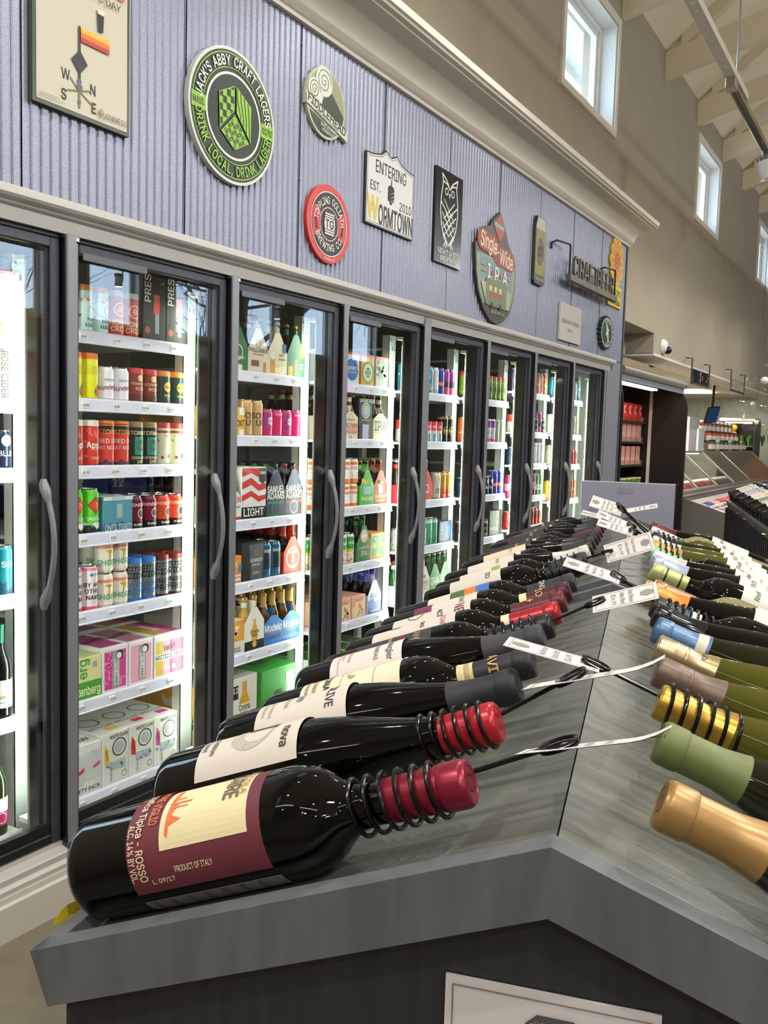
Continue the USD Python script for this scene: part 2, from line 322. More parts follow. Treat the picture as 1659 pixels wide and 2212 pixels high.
# corrugated sheets between their seams
seams = [Y_C0, 1.711, 2.37, 3.03, 3.69, 4.36, 5.02, 5.67, 6.33, 6.99, 7.63]
pit = .0347; pr = [(0, 0), (.56, 0), (.63, .4), (.70, .95), (.78, 1), (.86, .95), (.93, .4)]
sheets = thing('corrugated_cladding', 'grey corrugated metal cladding above the row of cooler doors', 'cladding')
for a, b in zip(seams[:-1], seams[1:]):
    ys, xs = [], []
    k0 = 0
    while a+k0*pit < b-.004:
        for u, w in pr:
            y = a+.002+(k0+u)*pit
            if y < b-.003: ys.append(y); xs.append(.03-.007*w)
        k0 += 1
    ys.append(b-.003); xs.append(.03)
    P = np.stack([np.stack([np.array(xs), np.array(ys), np.full(len(ys), z)], 1) for z in (2.19, 3.2)])
    m = MB().grid(P[::-1]); Q = P.copy(); Q[..., 0] -= .0015; m.grid(Q); obj('corrugated_sheet', m, TINW, sheets, smooth=35)
obj('backing_board', MB().box((-.02, Y_C0, 2.18), (.014, 7.62, 3.19)), mat('#26262a', .8), sheets)
SCREW = mat('#77787c', .3, 1.0); mb = MB()
for px, py in [(66, 130), (405, 281), (647, 388), (652, 97), (1122, 780), (1222, 753)]:
    p = wx(px, py, .031); mb.tm(trimesh.creation.icosphere(1, .0045).apply_translation(p))
obj('screw', mb, SCREW, sheets, label='small round screw heads')
struct('trim_6', MB().box((-.09, 7.632, .0), (.04, 7.66, 3.16), .003), mat('#4b4d55', .5))
# crown moulding
cpts = [(0.03, 3.165), (.05, 3.165), (.055, 3.178), (.07, 3.186), (.08, 3.2), (.085, 3.206)]+[(.085+.145*(1-math.cos(t)), 3.206+.085*math.sin(t)) for t in np.linspace(.1, PI/2, 9)]+[(.24, 3.291), (.243, 3.297), (.25, 3.297), (.268, 3.3), (.272, 3.308), (.285, 3.312), (.285, 3.345), (.0, 3.36), (-.1, 3.36), (-.1, 3.165)]
struct('trim_1', MB().prism(Polygon(cpts), -7.665, -Y_C0, XZY(0)), TRIM)
# head rail, sill and kick board
struct('trim_2', MB().prism(Polygon([(-.02, 2.11), (.012, 2.11), (.016, 2.15), (.03, 2.155), (.034, 2.163), (.05, 2.168), (.056, 2.176), (.056, 2.192), (.05, 2.2), (-.02, 2.2)]), -7.42, -Y_C0, XZY(0)), LTGREY)
struct('trim_3', MB().prism(Polygon([(-.12, .13), (.05, .13), (.05, .148), (.044, .156), (.038, .158), (.038, .176), (.034, .182), (.006, .19), (.004, .2), (-.12, .2)]), -7.42, -Y_C0, XZY(0)), LTGREY)
struct('baseboard_left', MB().prism(Polygon([(-.1, 0), (.066, 0), (.066, .108), (.058, .115), (.056, .132), (-.1, .132)]), -7.62, -Y_C0, XZY(0)), mat('#c8c2b8', .5))
struct('trim_4', MB().box((-.03, 7.24, .13), (.02, 7.27, 2.11), .003).box((-.12, 7.27, .13), (.036, 7.4, 2.11), .003).box((-.12, 7.4, 0), (.03, 7.64, 2.2)), mat('#8e909a', .45, .3))
# cold room behind the doors
struct('wall_cold_room', MB().box((-2.7, Y_C0-.1, 0), (-2.6, 7.5, 2.5)).box((-2.6, Y_C0-.1, 0), (-.1, Y_C0-.0, 2.5)).box((-2.6, 7.42, 0), (-.12, 7.5, 2.5)).box((-2.6, Y_C0, 2.42), (-.02, 7.42, 2.5)), mat('#8d918a', .6))
struct('floor_cold_room', MB().box((-2.6, Y_C0, 0), (-.1, 7.42, .06)), mat('#3c3d3b', .6))
ZB, ZT = .205, 2.095
PLATE = mat('#6d6e74', .35, .8); FROST = mat('#e3ecdc', .35); UPM = mat('#979d9c', .45); CLIP = mat('#c8c9c8', .3, .9)
def arc_handle():
    n = 28; P, R = [], []
    for k in range(n+1):
        t = k/n; z = -.2+.4*t; P.append((.026+.04*math.sin(PI*min(1, max(0, (t-.06)/.88)))**.8, .006*math.sin(PI*t), z)); R.append(.0085 if .17 < t < .83 else .0085+.008*math.sin(PI*(t if t < .5 else 1-t)/.17))
    return MB().tube(P, R, 10)
for k in range(8):
    a, b = MR[k]+.004, MR[k+1]-.049-(.03 if k+1 == 4 else 0)
    t = thing('cooler_door', '%s glass cooler door from the left, grey framed' % BAY[k], 'cooler door', frame((0, a, 0)), 'glass doors of the beer cooler'); w = b-a; bb = .004
    obj('hinge_stile', MB().box((-.028, 0, ZB), (0, .02, ZT), bb), FRAME, t); obj('handle_stile', MB().box((-.028, w-.034, ZB), (0, w, ZT), bb).box((-.028, w-.048, ZB+.02), (-.01, w-.03, ZT-.02)), FRAME, t)
    obj('top_rail', MB().box((-.028, .02, ZT-.032), (0, w-.034, ZT), bb), FRAME, t); obj('bottom_rail', MB().box((-.028, .02, ZB), (0, w-.034, ZB+.03), bb).box((-.03, .02, ZB+.03), (-.008, w-.034, ZB+.062)), DARKF, t)
    obj('glass_pane', MB().box((-.016, .018, ZB+.028), (-.010, w-.03, ZT-.03)), GLASS, t)
    obj('magnet_strip', MB().box((0, .03, ZT-.05), (.006, .30, ZT-.026), .002), mat('#5f6168', .4), t)
    v, f = arc_handle().mesh(); v = v*[1, 1, 1]+[-.004, w-.08, 1.168]; obj('handle', (v, f), mat('#8a8b8d', .5, .6), t)
    obj('hinge', MB().box((0, -.03, ZT+.0), (.016, .006, ZT+.012)).tube([(.012, -.012, ZT-.002), (.012, -.012, ZT+.016)], .006, 8), STEEL, t)
t = thing('trim_7', 'grey aluminium posts between the cooler doors', None, kind='structure')
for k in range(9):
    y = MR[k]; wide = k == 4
    obj('door_post', MB().box((-.03, y-.040-(.03 if wide else 0), .19), (.024, y-.004, 2.112 if not wide else 2.15), .004).box((.006, y-.006, .2), (.016, y+.004, 2.09)), GREYF, t)
    obj('gasket', MB().box((-.03, y-.047-(.03 if wide else 0), .19), (.02, y-.0405-(.03 if wide else 0), 2.10)), BLACK, t)  # thin black strip on the near side of each door post
    obj('inner_mullion', MB().box((-.085, y-.105, .16), (-.034, y+.005, 2.11), .004), DARKF, t)
    obj('foot_plate', MB().box((.0, y-.05, .19), (.03, y+.05, .197)).box((.0, y-.05, .18), (.045, y-.0, .192)), PLATE, t)
obj('head_gap', MB().box((-.1, Y_C0, 2.098), (-.004, 7.2, 2.112)), BLACK, t)
for k in range(9):
    y = MR[k]
    u = thing('light_strip', 'vertical lamp strip behind the %s cooler post' % (ORD[k]), 'lamp strip', frame((0, y, 0)), 'vertical lamps inside the cooler')
    for ya_, yb_, e_ in ((-.085, -.0765, .003), (-.055, -.0635, -.003)): obj('diffuser', MB().prism(Polygon([(-.097, ya_), (-.112, yb_), (-.112, yb_+e_), (-.097, ya_+e_)]), .3, 2.0), LED, u, smooth=False)
    obj('spine', MB().box((-.113, -.0735, .27), (-.094, -.0665, 2.03)), mat('#dfe6d8', .35), u, smooth=False); obj('lens_cover', MB().box((-.094, -.106, .27), (-.090, -.034, 2.03), .001), FROST, u, smooth=False)
    obj('end_cap', MB().box((-.13, -.109, 2.03), (-.089, -.031, 2.045)).box((-.13, -.109, .255), (-.089, -.031, .27)), WHITE, u, smooth=False)
    for z in (1.872, .455): obj('bracket', MB().box((-.094, -.02, z-.017), (-.09, .03, z+.017)).box((-.094, .03, z-.017), (-.03, .034, z+.017)).box((-.094, -.1, z-.017), (-.090, -.02, z+.017)), CLIP, u)
    s = thing('shelf_upright', 'slotted white shelf upright behind the %s cooler post' % (ORD[k]), 'shelf upright', frame((0, y, 0)), 'white shelf uprights')
    up = sbox(-.082, .1, -.012, 2.06)
    for j in range(2): up = up.difference(sbox(-.03-j*.022, 1.98, -.022-j*.022, 2.0))
    up = up.difference(affinity.translate(circle(.006, 10), -.066, 2.035))
    obj('front_flange', MB().prism(up, 0, .003, YZX(-.19)), UPM, s); obj('side_web', MB().box((-.23, -.082, .1), (-.187, -.079, 2.06)).box((-.23, -.015, .1), (-.187, -.012, 2.06)), WHITE, s)
    obj('rear_leg', MB().box((-.86, -.07, .06), (-.83, -.02, 2.06)), WHITE, s); obj('cross_bar', MB().tube([(-.23, -.045, 1.99), (-.84, -.045, 1.99)], .008, 6), WHITE, s)
# ------------------------------------------------------------------ drinks: cans, boxes and carriers
ALUM = mat('#c9cbce', .22, 1.0)
SIZES = {'tall': (.033, .157), 'std': (.033, .122), 'slim': (.0285, .156)}
def art(parent, decals, fn, w, h, seed=0):
    """flat print: decals in (u, z) on a surface of width w and height h that fn lays out"""
    R = random.Random(seed); groups = {}
    for idx, d in enumerate(decals):
        k = d[0]; name, mb = 'label_art', MB(); n = len(groups)
        base = .0003+.00013*idx; F = lambda off: fn(base)
        if k == 't':
            _, s, hh, z, col = d[:5]; u = d[5] if len(d) > 5 else 0; rot = d[6] if len(d) > 6 else 0; name = 'lettering'
            put(mb, s, hh, u, z, F(.0012), rot=math.radians(rot), fit=(d[7] if len(d) > 7 else (w*.92 if not rot else h*.9)))
        elif k == 'b': _, z0, z1, col = d; name = 'band'; mb.poly(sbox(-w/2, z0, w/2, z1), F(.0004))
        elif k == 'v': _, u, ww, z0, z1, col = d; mb.poly(sbox(u-ww/2, z0, u+ww/2, z1), F(.0006))
        elif k == 'o': _, z, r, col = d[:4]; mb.poly(circle(r, 20, (d[4] if len(d) > 4 else 0, z)), F(.0008))
        elif k == 'O': _, z, r, col = d[:4]; mb.poly(circle(r, 24, (d[4] if len(d) > 4 else 0, z)).difference(circle(r*.84, 24, (d[4] if len(d) > 4 else 0, z))), F(.001))
        elif k == 'k': _, z, r, col = d[:4]; u = d[4] if len(d) > 4 else 0; mb.poly(Polygon([(u-r, z), (u, z-r), (u+r, z), (u, z+r)]), F(.0008 if r > .012 else .001))
        elif k == 'm':
            _, z0, z1, col = d; n_ = 14; us = np.linspace(-w/2, w/2, n_); name = 'band'
            mb.poly(Polygon([(-w/2, z0)]+[(u, z0+(z1-z0)*R.uniform(.35, 1)) for u in us]+[(w/2, z0)]), F(.0005))
        elif k == 's':
            _, cnt, r, col = d[:4]; z0, z1 = d[4:6] if len(d) > 4 else (.1*h, .9*h)
            for _i in range(cnt):
                u, z, a = R.uniform(-w/2+r, w/2-r), R.uniform(z0, z1), R.uniform(0, 6); q = affinity.rotate(affinity.scale(circle(r*R.uniform(.5, 1), 8), 1, .55), math.degrees(a)); mb.poly(affinity.translate(q, u, z), F(.0006))
        elif k == 'p': _, pts, col = d; mb.poly(Polygon(pts), F(.0007))
        if mb.n: obj(name, mb, mat(col, .4), parent, smooth=False)
class Item:
    def __init__(s, key, desc, cat): s.key, s.desc, s.cat, s.root = key, desc, cat, None
    def place(s, M, label, group):
        if s.root is None: s.root = thing(s.name, label, s.cat, M, group); s.build(s.root)
        else: dup(s.root, M, label, group, s.name)
class Can(Item):
    name = 'drink_can'
    def __init__(s, key, desc, size, body, top=None, decals=(), rough=.28, metal=0): Item.__init__(s, key, desc, 'can'); s.size, s.body, s.top, s.decals, s.fin = size, body, top, decals, (rough, metal); s.r, s.h = SIZES[size]; s.w = 2*s.r+.002; s.d = s.w
    def build(s, t):
        r, h = s.r, s.h
        obj('body', MB().lathe([(0, .004), (r*.72, 0), (r*.8, 0), (r, .010), (r, h-.018), (r*.83, h-.005), (r*.83, h-.003)], 24), mat(s.body, *s.fin), t)
        obj('lid', MB().lathe([(r*.83, h-.004), (r*.86, h), (r*.80, h), (r*.77, h-.005), (0, h-.005)], 24), ALUM, t)
        if s.top: obj('plastic_holder', MB().lathe([(r*.99, h-.017), (r*1.02, h-.012), (r*.95, h+.003), (r*.6, h+.005), (0, h+.004)], 24), mat(s.top, .4), t)
        art(t, s.decals, lambda o: cyl_fn(r+o), 2*PI*r*.72, h, hash_(s.key))
def hash_(k): return sum(ord(c)*(i+7) for i, c in enumerate(k))
class Box(Item):
    name = 'drink_carton'
    def __init__(s, key, desc, w, d, h, body, decals=(), top=None, side=None): Item.__init__(s, key, desc, 'carton'); s.side = side; s.w, s.d, s.h, s.body, s.top, s.decals = w, d, h, body, top, decals
    def build(s, t):
        obj('carton_body', MB().box((-s.d/2, -s.w/2, 0), (s.d/2, s.w/2, s.h), .002), mat(s.body, .45), t, smooth=False)
        art(t, s.decals, lambda o: plane((s.d/2+o, 0, 0), (0, 1, 0), (0, 0, 1), (1, 0, 0)), s.w, s.h, hash_(s.key))
        if s.side: art(t, s.side, lambda o: plane((0, -s.w/2-o, 0), (1, 0, 0), (0, 0, 1), (0, -1, 0)), s.d, s.h, 4)
        if s.top: art(t, s.top, lambda o: plane((0, 0, s.h+o), (0, 1, 0), (-1, 0, 0), (0, 0, 1)), s.w, s.d, 3)
BPROF = [(0, 0), (.028, 0), (.0305, .004), (.0305, .125), (.029, .14), (.016, .175), (.0135, .19), (.0135, .222), (.0145, .224), (.0145, .229)]
class Pack(Item):
    name = 'bottle_carrier'
    def __init__(s, key, desc, body, glass, cap, decals=(), peak=.05, h=.125, foil=None, nr=3): Item.__init__(s, key, desc, 'six-pack'); s.body, s.glass, s.cap, s.decals, s.peak, s.hh, s.foil, s.nr = body, glass, cap, decals, peak, h, foil, nr; s.w, s.d, s.h = .132, .066*nr, .23
    def build(s, t):
        w, d, h = s.w, s.d, s.hh; e = .0012; fr = Polygon([(-w/2, 0), (w/2, 0), (w/2, h*.8), (w*.12, h+s.peak), (-w*.12, h+s.peak), (-w/2, h*.8)]); m = mat(s.body, .45)
        mb = MB().prism(fr, 0, e, frame((d/2, 0, 0), (0, 1, 0), (0, 0, 1), (1, 0, 0))).prism(fr, 0, e, frame((-d/2-e, 0, 0), (0, 1, 0), (0, 0, 1), (1, 0, 0)))
        mb.box((-d/2, -w/2-e, 0), (d/2, -w/2, h*.8)).box((-d/2, w/2, 0), (d/2, w/2+e, h*.8)).box((-d/2, -w/2, 0), (d/2, w/2, e)); obj('carton_body', mb, m, t, smooth=False)
        obj('handle_panel', MB().prism(sbox(-d/2, 0, d/2, h+s.peak+.03).difference(sbox(-.04, h+s.peak-.005, .04, h+s.peak+.018)), 0, e, frame((0, 0, 0), (1, 0, 0), (0, 0, 1), (0, -1, 0))), m, t, smooth=False)
        for i in range(s.nr):
            for j in (-1, 1):
                o = [(i-(s.nr-1)/2)*.0645, j*.0325, .002]
                b = obj('bottle', MB().lathe(BPROF, 16).moved(frame(o)), mat(s.glass, .08), t)
                obj('bottle_cap', MB().lathe([(.0145, .222), (.0155, .224), (.0145, .2325), (.012, .234), (0, .234)], 14).moved(frame(o)), mat(s.cap, .3, .6), b)
                obj('neck_label', MB().lathe([(.0142, .188), (.0142, .21)] if not s.foil else [(.0185, .172), (.0145, .19), (.0148, .222)], 14).moved(frame(o)), mat(s.foil or s.body, .4), b)
        art(t, s.decals, lambda o: plane((d/2+e+o, 0, 0), (0, 1, 0), (0, 0, 1), (1, 0, 0)), w, h, hash_(s.key))
class Bot(Item):
    name = 'drink_bottle'
    def __init__(s, key, desc, glass, cap, lab, decals=(), h=.3): Item.__init__(s, key, desc, 'bottle'); s.glass, s.cap, s.lab, s.decals, s.h = glass, cap, lab, decals, h; s.w = s.d = .078; s.r = .038
    def build(s, t):
        k = s.h/.3; obj('glass_body', MB().lathe([(0, .006), (.032, 0), (.0375, .005), (.0375, .16*k), (.034, .185*k), (.016, .23*k), (.0145, .25*k), (.0145, .298*k), (.0, .298*k)], 28), mat(s.glass, .06), t)
        obj('capsule', MB().lathe([(.0152, .24*k), (.0152, .296*k), (.0145, .3*k), (0, .3*k)], 20), mat(s.cap, .35, .3), t)
        mb = MB(); mb.poly(sbox(-.042, .035, .042, .125), cyl_fn(.0379)); obj('label', mb, mat(s.lab, .5), t, smooth=True)
        art(t, s.decals, lambda o: cyl_fn(.0382+o), .08, .15, 1)
K = '#111214'; W = '#f2f0ea'
IT = {}
def C(*a, **k): IT[a[0]] = Can(*a, **k)
def B(*a, **k): IT[a[0]] = Box(*a, **k)
def P(*a, **k): IT[a[0]] = Pack(*a, **k)
# second cooler from the left
C('harv', 'pale teal leaf-print can, orange top', 'tall', '#c4e4de', '#e87b2e', [('s', 7, .011, '#e8602c', .09, .145), ('s', 4, .009, '#d43a30', .05, .1), ('O', .082, .021, '#c8474a', .02), ('t', 'HAR', .014, .046, '#24484e', .012), ('t', 'HARV', .014, .026, '#24484e', .012)])
C('honey', 'red apple-print can, white top', 'tall', '#c22b26', '#e9e4da', [('O', .095, .024, '#f3cfa4'), ('o', .095, .012, '#e98b5a'), ('t', 'HONEY', .017, .05, '#f6dcb2'), ('t', 'CRISP', .017, .028, '#f6dcb2')])
B('press', 'tall black seltzer carton', .115, .2, .26, '#16171b', [('v', .01, .03, .1, .17, '#d6473c'), ('v', .012, .02, .03, .1, '#9aa0a6'), ('o', .04, .013, '#b8503a', -.035), ('t', 'PRES', .03, .19, W, -.035, 90), ('s', 2, .008, '#58a83c', .2, .22)])
C('yel', 'yellow watermelon can, orange top', 'tall', '#e3e118', '#e5702a', [('t', 'CIDER', .012, .11, '#c9b820'), ('t', 'RADLER', .012, .094, '#c9b820'), ('o', .03, .016, '#c63a36', .02), ('O', .03, .018, '#3e8a34', .02), ('s', 3, .007, K, .04, .07)])
C('white', 'plain white can, silver top', 'std', '#e9e9ee', None, [('t', 'BANTAM', .008, .075, '#8a8a90'), ('t', 'Wunderkind', .015, .05, '#a03a48', 0, 6)])
C('fox', 'brown-red cider can, red top', 'std', '#8a3830', '#c73a3c', [('o', .09, .012, '#f0c9a0'), ('t', 'FOXBARREL', .009, .07, '#e8c8b0'), ('t', 'ROSE', .012, .052, '#e8c8b0'), ('b', .01, .03, '#5d201f')])
C('dkg', 'dark green can, yellow disc, orange top', 'std', '#24423c', '#e4873a', [('o', .066, .019, '#e8a935'), ('t', 'PEACE', .008, .066, '#3a2a10', 0, 0, .03), ('t', 'BE & D', .008, .034, '#d8c060'), ('b', .004, .02, '#1b2e28')])
C('rswirl', 'red swirl-pattern can, white top', 'tall', '#cf3329', '#ece8e0', [('s', 16, .011, '#e8695a'), ('s', 10, .008, '#a01f1c'), ('t', 'Apple', .02, .075, W), ('t', 'FRESH', .009, .03, '#f2c8b8')])
C('rsky', 'red can with black shoulder, orange top', 'tall', '#d63d35', '#ee8030', [('b', .118, .15, '#1a1416'), ('t', 'STORMA', .015, .122, '#f0a04a'), ('t', 'RED SKY', .015, .09, '#f4d2c6'), ('t', 'AT NIGHT', .012, .066, '#f4d2c6'), ('m', .0, .03, '#4a2348')])
C('storm', 'black and teal can, tan top', 'tall', '#16201f', '#9a8656', [('t', 'STORMALO', .014, .12, '#e8d6a0'), ('v', 0, .05, .04, .106, '#1f8f7c'), ('o', .075, .021, '#4c4a40'), ('t', 'LEGENDARY', .009, .03, '#e8d6a0'), ('t', 'DRY', .011, .015, '#e8d6a0')])
C('cream', 'pale cream can, red top', 'tall', '#dcdcb8', '#bf3a3a', [('b', .122, .131, '#a33a34'), ('t', 'CIDER', .006, .11, '#7a7a60'), ('s', 4, .007, '#8a8a70', .06, .1), ('o', .035, .009, '#3c4a7a', .01), ('o', .03, .006, '#c23a34', -.02)])
C('casc', 'bright green can with red diamond', 'tall', '#63cf35', None, [('k', .1, .031, '#2a1a16'), ('k', .1, .0285, '#d63a2a'), ('o', .1, .011, '#f0a63a'), ('m', .018, .045, W), ('m', 0, .032, '#1d2a20'), ('t', 'CASCADE', .011, .053, W)])
B('unf', 'teal blue boxed can pack', .135, .13, .125, '#4f93aa', [('b', .113, .125, '#dfe9ea'), ('t', 'WINTER BLEND', .006, .119, '#5a8a9a'), ('m', 0, .04, '#2c5e72'), ('t', 'UNFILTERED', .02, .016, '#c8d4d6'), ('v', .005, .03, .05, .1, '#7db4c2'), ('t', 'CIDER', .014, .075, '#d8c890', .005, 90, .05)], [('b', -.06, .06, '#d8e2e2')])
C('rhb', 'maroon skull can', 'std', '#7a1c38', None, [('b', .0, .03, '#1a1214'), ('o', .058, .017, '#1a1214', .008), ('O', .058, .018, W, .008), ('t', 'RHINEGEIST', .011, .09, '#f0d8d0'), ('t', 'BUBBLES', .008, .018, W)])
C('rho', 'orange skull can', 'std', '#df5034', None, [('b', .0, .03, '#2a1614'), ('o', .058, .017, '#1a1214', .008), ('O', .058, .018, W, .008), ('t', 'RHINEGEIST', .011, .09, '#f8dccc'), ('t', 'BUBBLES', .008, .018, W)])
C('name', 'white and pink can, dark lettering', 'tall', '#f0dfe0', None, [('b', .14, .15, '#e88ca0'), ('b', 0, .014, '#d8506a'), ('o', .125, .006, '#4aa4d8', -.01), ('t', 'ARTIFACT', .007, .125, '#4a7ab0', .006), ('t', 'BY ANY', .015, .09, '#3c3c44'), ('t', 'OTHER', .015, .068, '#3c3c44'), ('t', 'NAME', .015, .046, '#3c3c44')])
C('shorts', 'white palm-tree can, teal lettering', 'std', '#efe6d4', None, [('b', .088, .1, '#e8937a'), ('p', [(-.012, .03), (-.004, .07), (-.02, .08), (.0, .084), (.014, .078), (.002, .07), (-.006, .03)], '#d8a030'), ('t', 'SHORTS', .019, .038, '#3fa892')])
C('mayor', 'silver can with blue top, black lettering', 'tall', '#bcc3c8', '#3a7fd0', [('b', 0, .014, '#2f72c0'), ('t', 'CITIZEN', .017, .122, K), ('t', 'CIDER', .022, .097, K), ('t', 'DIRTY', .017, .062, '#2f72c0'), ('t', 'MAYOR', .022, .036, '#2f72c0')], .25, .8)
C('unif', 'silver can with dark red top', 'tall', '#bfc2c4', '#7a2622', [('b', 0, .012, '#5f1c1a'), ('t', 'CITIZEN', .017, .122, K), ('t', 'CIDER', .022, .097, K), ('t', 'UNIFIED', .017, .062, K), ('t', 'PRESS', .022, .036, K)], .25, .8)
B('glut', 'cream and green carton', .15, .26, .15, '#dcd79a', [('b', 0, .065, '#3f9a35'), ('t', 'glutenberg', .03, .032, '#f0e8b8'), ('t', 'erg', .04, .11, '#3f9a35', -.01, 90, .07), ('v', .045, .018, .11, .13, '#9aa0a4')], [('b', -.12, .12, '#c9cc90')])
B('arm', 'white and magenta hexagon-print carton', .122, .26, .165, '#ebe6e6', [('v', 0, .1, .012, .15, '#d63a8c'), ('s', 22, .011, '#f08abf', .02, .145), ('v', .004, .036, .015, .148, '#9aa0a6'), ('v', .006, .02, .02, .12, W), ('t', 'ARCTIC SUMMER', .012, .07, K, .006, -90, .1), ('o', .132, .017, K, .02), ('o', .13, .012, W, .017)], [('v', 0, .1, -.11, .1, '#b04a80'), ('t', 'Variety', .03, 0, K, 0, 20)])
B('arp', 'white and pale pink carton', .122, .26, .165, '#ebe6e6', [('v', 0, .1, .012, .15, '#efa6bf'), ('v', .004, .036, .015, .148, '#9aa0a6'), ('v', .006, .02, .02, .12, W), ('t', 'ARCTIC SUMMER', .012, .07, K, .006, -90, .1), ('o', .132, .017, K, .02), ('o', .13, .012, W, .017)], [('v', 0, .1, -.11, .1, '#b87a92'), ('t', 'Variety', .03, 0, K, 0, 20)])
B('arv', 'four-stripe yellow, pink and purple carton', .165, .26, .165, '#ebe6e6', [('v', -.055, .036, .01, .14, '#d8b635'), ('v', -.018, .036, .01, .14, '#f0b0c8'), ('v', .019, .037, .01, .14, '#c4367e'), ('v', .056, .036, .01, .14, '#6a3a60'), ('v', 0, .15, .066, .092, W), ('t', 'ARCTIC SUMMER', .017, .079, K), ('t', 'Variety', .02, .115, '#3a2030', 0, 8, .07), ('o', .035, .014, W, .02), ('O', .035, .014, K, .02)], [('v', -.04, .05, -.11, .11, '#c4a43a'), ('v', .01, .05, -.11, .11, '#c87a98'), ('v', .058, .045, -.11, .11, '#a83a70'), ('v', .01, .03, -.05, .05, '#e8c8cc')])
def claw(k, col, word, flav): B(k, f'white seltzer carton with {word} tab', .125, .3, .195, '#e4e3de', [('p', [(-.05, .085), (-.028, .08), (-.03, .13), (-.046, .155), (-.052, .12)], col), ('t', flav, .008, .115, K, -.04, -80, .05), ('O', .135, .034, '#4c4e50', .018), ('o', .135, .022, '#b9bbb9', .018), ('t', 'WHITE CLAW', .012, .178, K, .016, 0, .085), ('v', .01, .075, .055, .088, '#b4c0c6'), ('s', 12, .008, '#98a6ae', .058, .085), ('O', .03, .012, '#3c3c3e', .042), ('t', 'HARD SELTZER', .006, .04, '#77797a', -.02, 90, .05)], [('O', 0, .045, '#5a5a58'), ('t', 'WHITE CLAW', .02, -.07, '#4a4a48'), ('v', .02, .05, -.12, -.09, col)])
claw('clawm', '#ecc71e', 'yellow', 'MANGO'); claw('clawr', '#dd2f36', 'red', 'CHERRY'); claw('clawp', '#cf3f96', 'pink', 'BERRY')
B('clawv', 'white variety carton printed with cans', .155, .3, .185, '#e6e5e0', [('t', 'VARIETY PACK', .015, .022, K), ('s', 6, .012, '#c4c6c4', .12, .15), ('v', -.055, .03, .045, .15, '#d2d4d2'), ('v', -.018, .03, .045, .15, '#cfd1cf'), ('v', .019, .03, .05, .155, '#d2d4d2'), ('v', .055, .03, .05, .155, '#cfd1cf'), ('p', [(-.07, .07), (-.04, .08), (-.04, .092), (-.07, .085)], '#a8c22e'), ('p', [(-.035, .075), (.0, .09), (.0, .105), (-.035, .09)], '#d83a3e'), ('p', [(.04, .09), (.07, .1), (.07, .112), (.04, .1)], '#cf3f96')], [('O', 0, .06, '#4a4a48'), ('t', 'CLAW', .03, -.1, '#3a3a38')])
# third cooler
P('hein', 'green peaked beer carrier with white panel', '#2f7a3c', '#1d3a22', '#2b6a38', [('v', 0, .06, .0, .03, W), ('O', .08, .034, W), ('o', .08, .012, '#c8342c'), ('t', 'Heineken', .014, .06, W)], .06)
P('paul', 'cream rounded beer carrier', '#e8dec8', '#3a1e10', '#b0945a', [('O', .125, .017, '#8a4a3a'), ('t', 'PAULANER', .017, .098, '#3a3230'), ('t', 'HEFE-WEIZEN', .007, .08, '#a04a34'), ('v', -.02, .05, .03, .055, '#8a4a38'), ('v', .045, .02, .0, .05, '#d88a3a')], .065)
P('hofb', 'cream beer carrier, blue ribbon and tall glass', '#e6d8b4', '#2e1a10', '#e4e0d4', [('v', -.035, .035, .01, .08, '#d89a3c'), ('o', .086, .018, '#f2eee0', -.035), ('v', .045, .03, .1, .14, '#2f4a94'), ('t', 'HEFE', .012, .09, '#3c3426', .03, 0, .05), ('t', 'WEISSBIER', .009, .072, '#3c3426', .03, 0, .05)], .06)
P('weih', 'dark green beer carrier, orange glass print', '#2f6a52', '#1e1610', '#c89a3c', [('v', -.04, .03, .0, .05, '#e0a23c'), ('v', 0, .02, .01, .08, '#b8602c'), ('v', .045, .03, .09, .14, '#d8b84a'), ('t', 'FRESH', .008, .06, W, .04, 0, .04), ('t', 'BEER', .008, .045, W, .04, 0, .04)], .065)
B('dup', 'yellow checkered carton', .1, .2, .12, '#ecb93c', [('v', -.03, .03, .09, .12, W), ('v', .03, .03, .09, .12, W), ('t', 'DUPONT', .026, .055, '#3a3424'), ('v', -.03, .03, .0, .03, W), ('v', .03, .03, .0, .03, W)])
C('soup', 'tan tall can with dark lettering', 'tall', '#cfab74', None, [('t', 'SOUR', .024, .09, '#3a2c20'), ('t', 'UP', .024, .06, '#3a2c20'), ('s', 4, .009, '#c8523a', .03, .12)], .35, .3)
C('pinkb', 'pink and blue fruit can', 'std', '#d32a74', None, [('s', 10, .012, '#3a5ab0', .01, .11), ('o', .07, .018, '#f0c8d8'), ('t', 'RAZZ', .01, .07, '#c42a6a', 0, 0, .03), ('o', .04, .011, '#b83a5a')])
C('pink', 'plain hot-pink can', 'std', '#d8206e', None, [('t', 'WEEKEND', .008, .1, '#f4b8d0')])
P('harp', 'white beer carrier, red lettering', '#e8e4de', '#3a1c0c', '#c8302e', [('t', 'HARPOON', .024, .09, '#c8302e'), ('t', 'Winter Warmer', .012, .06, '#4a6a58'), ('v', 0, .03, .02, .045, K), ('b', .0, .018, '#c8302e')], .02)
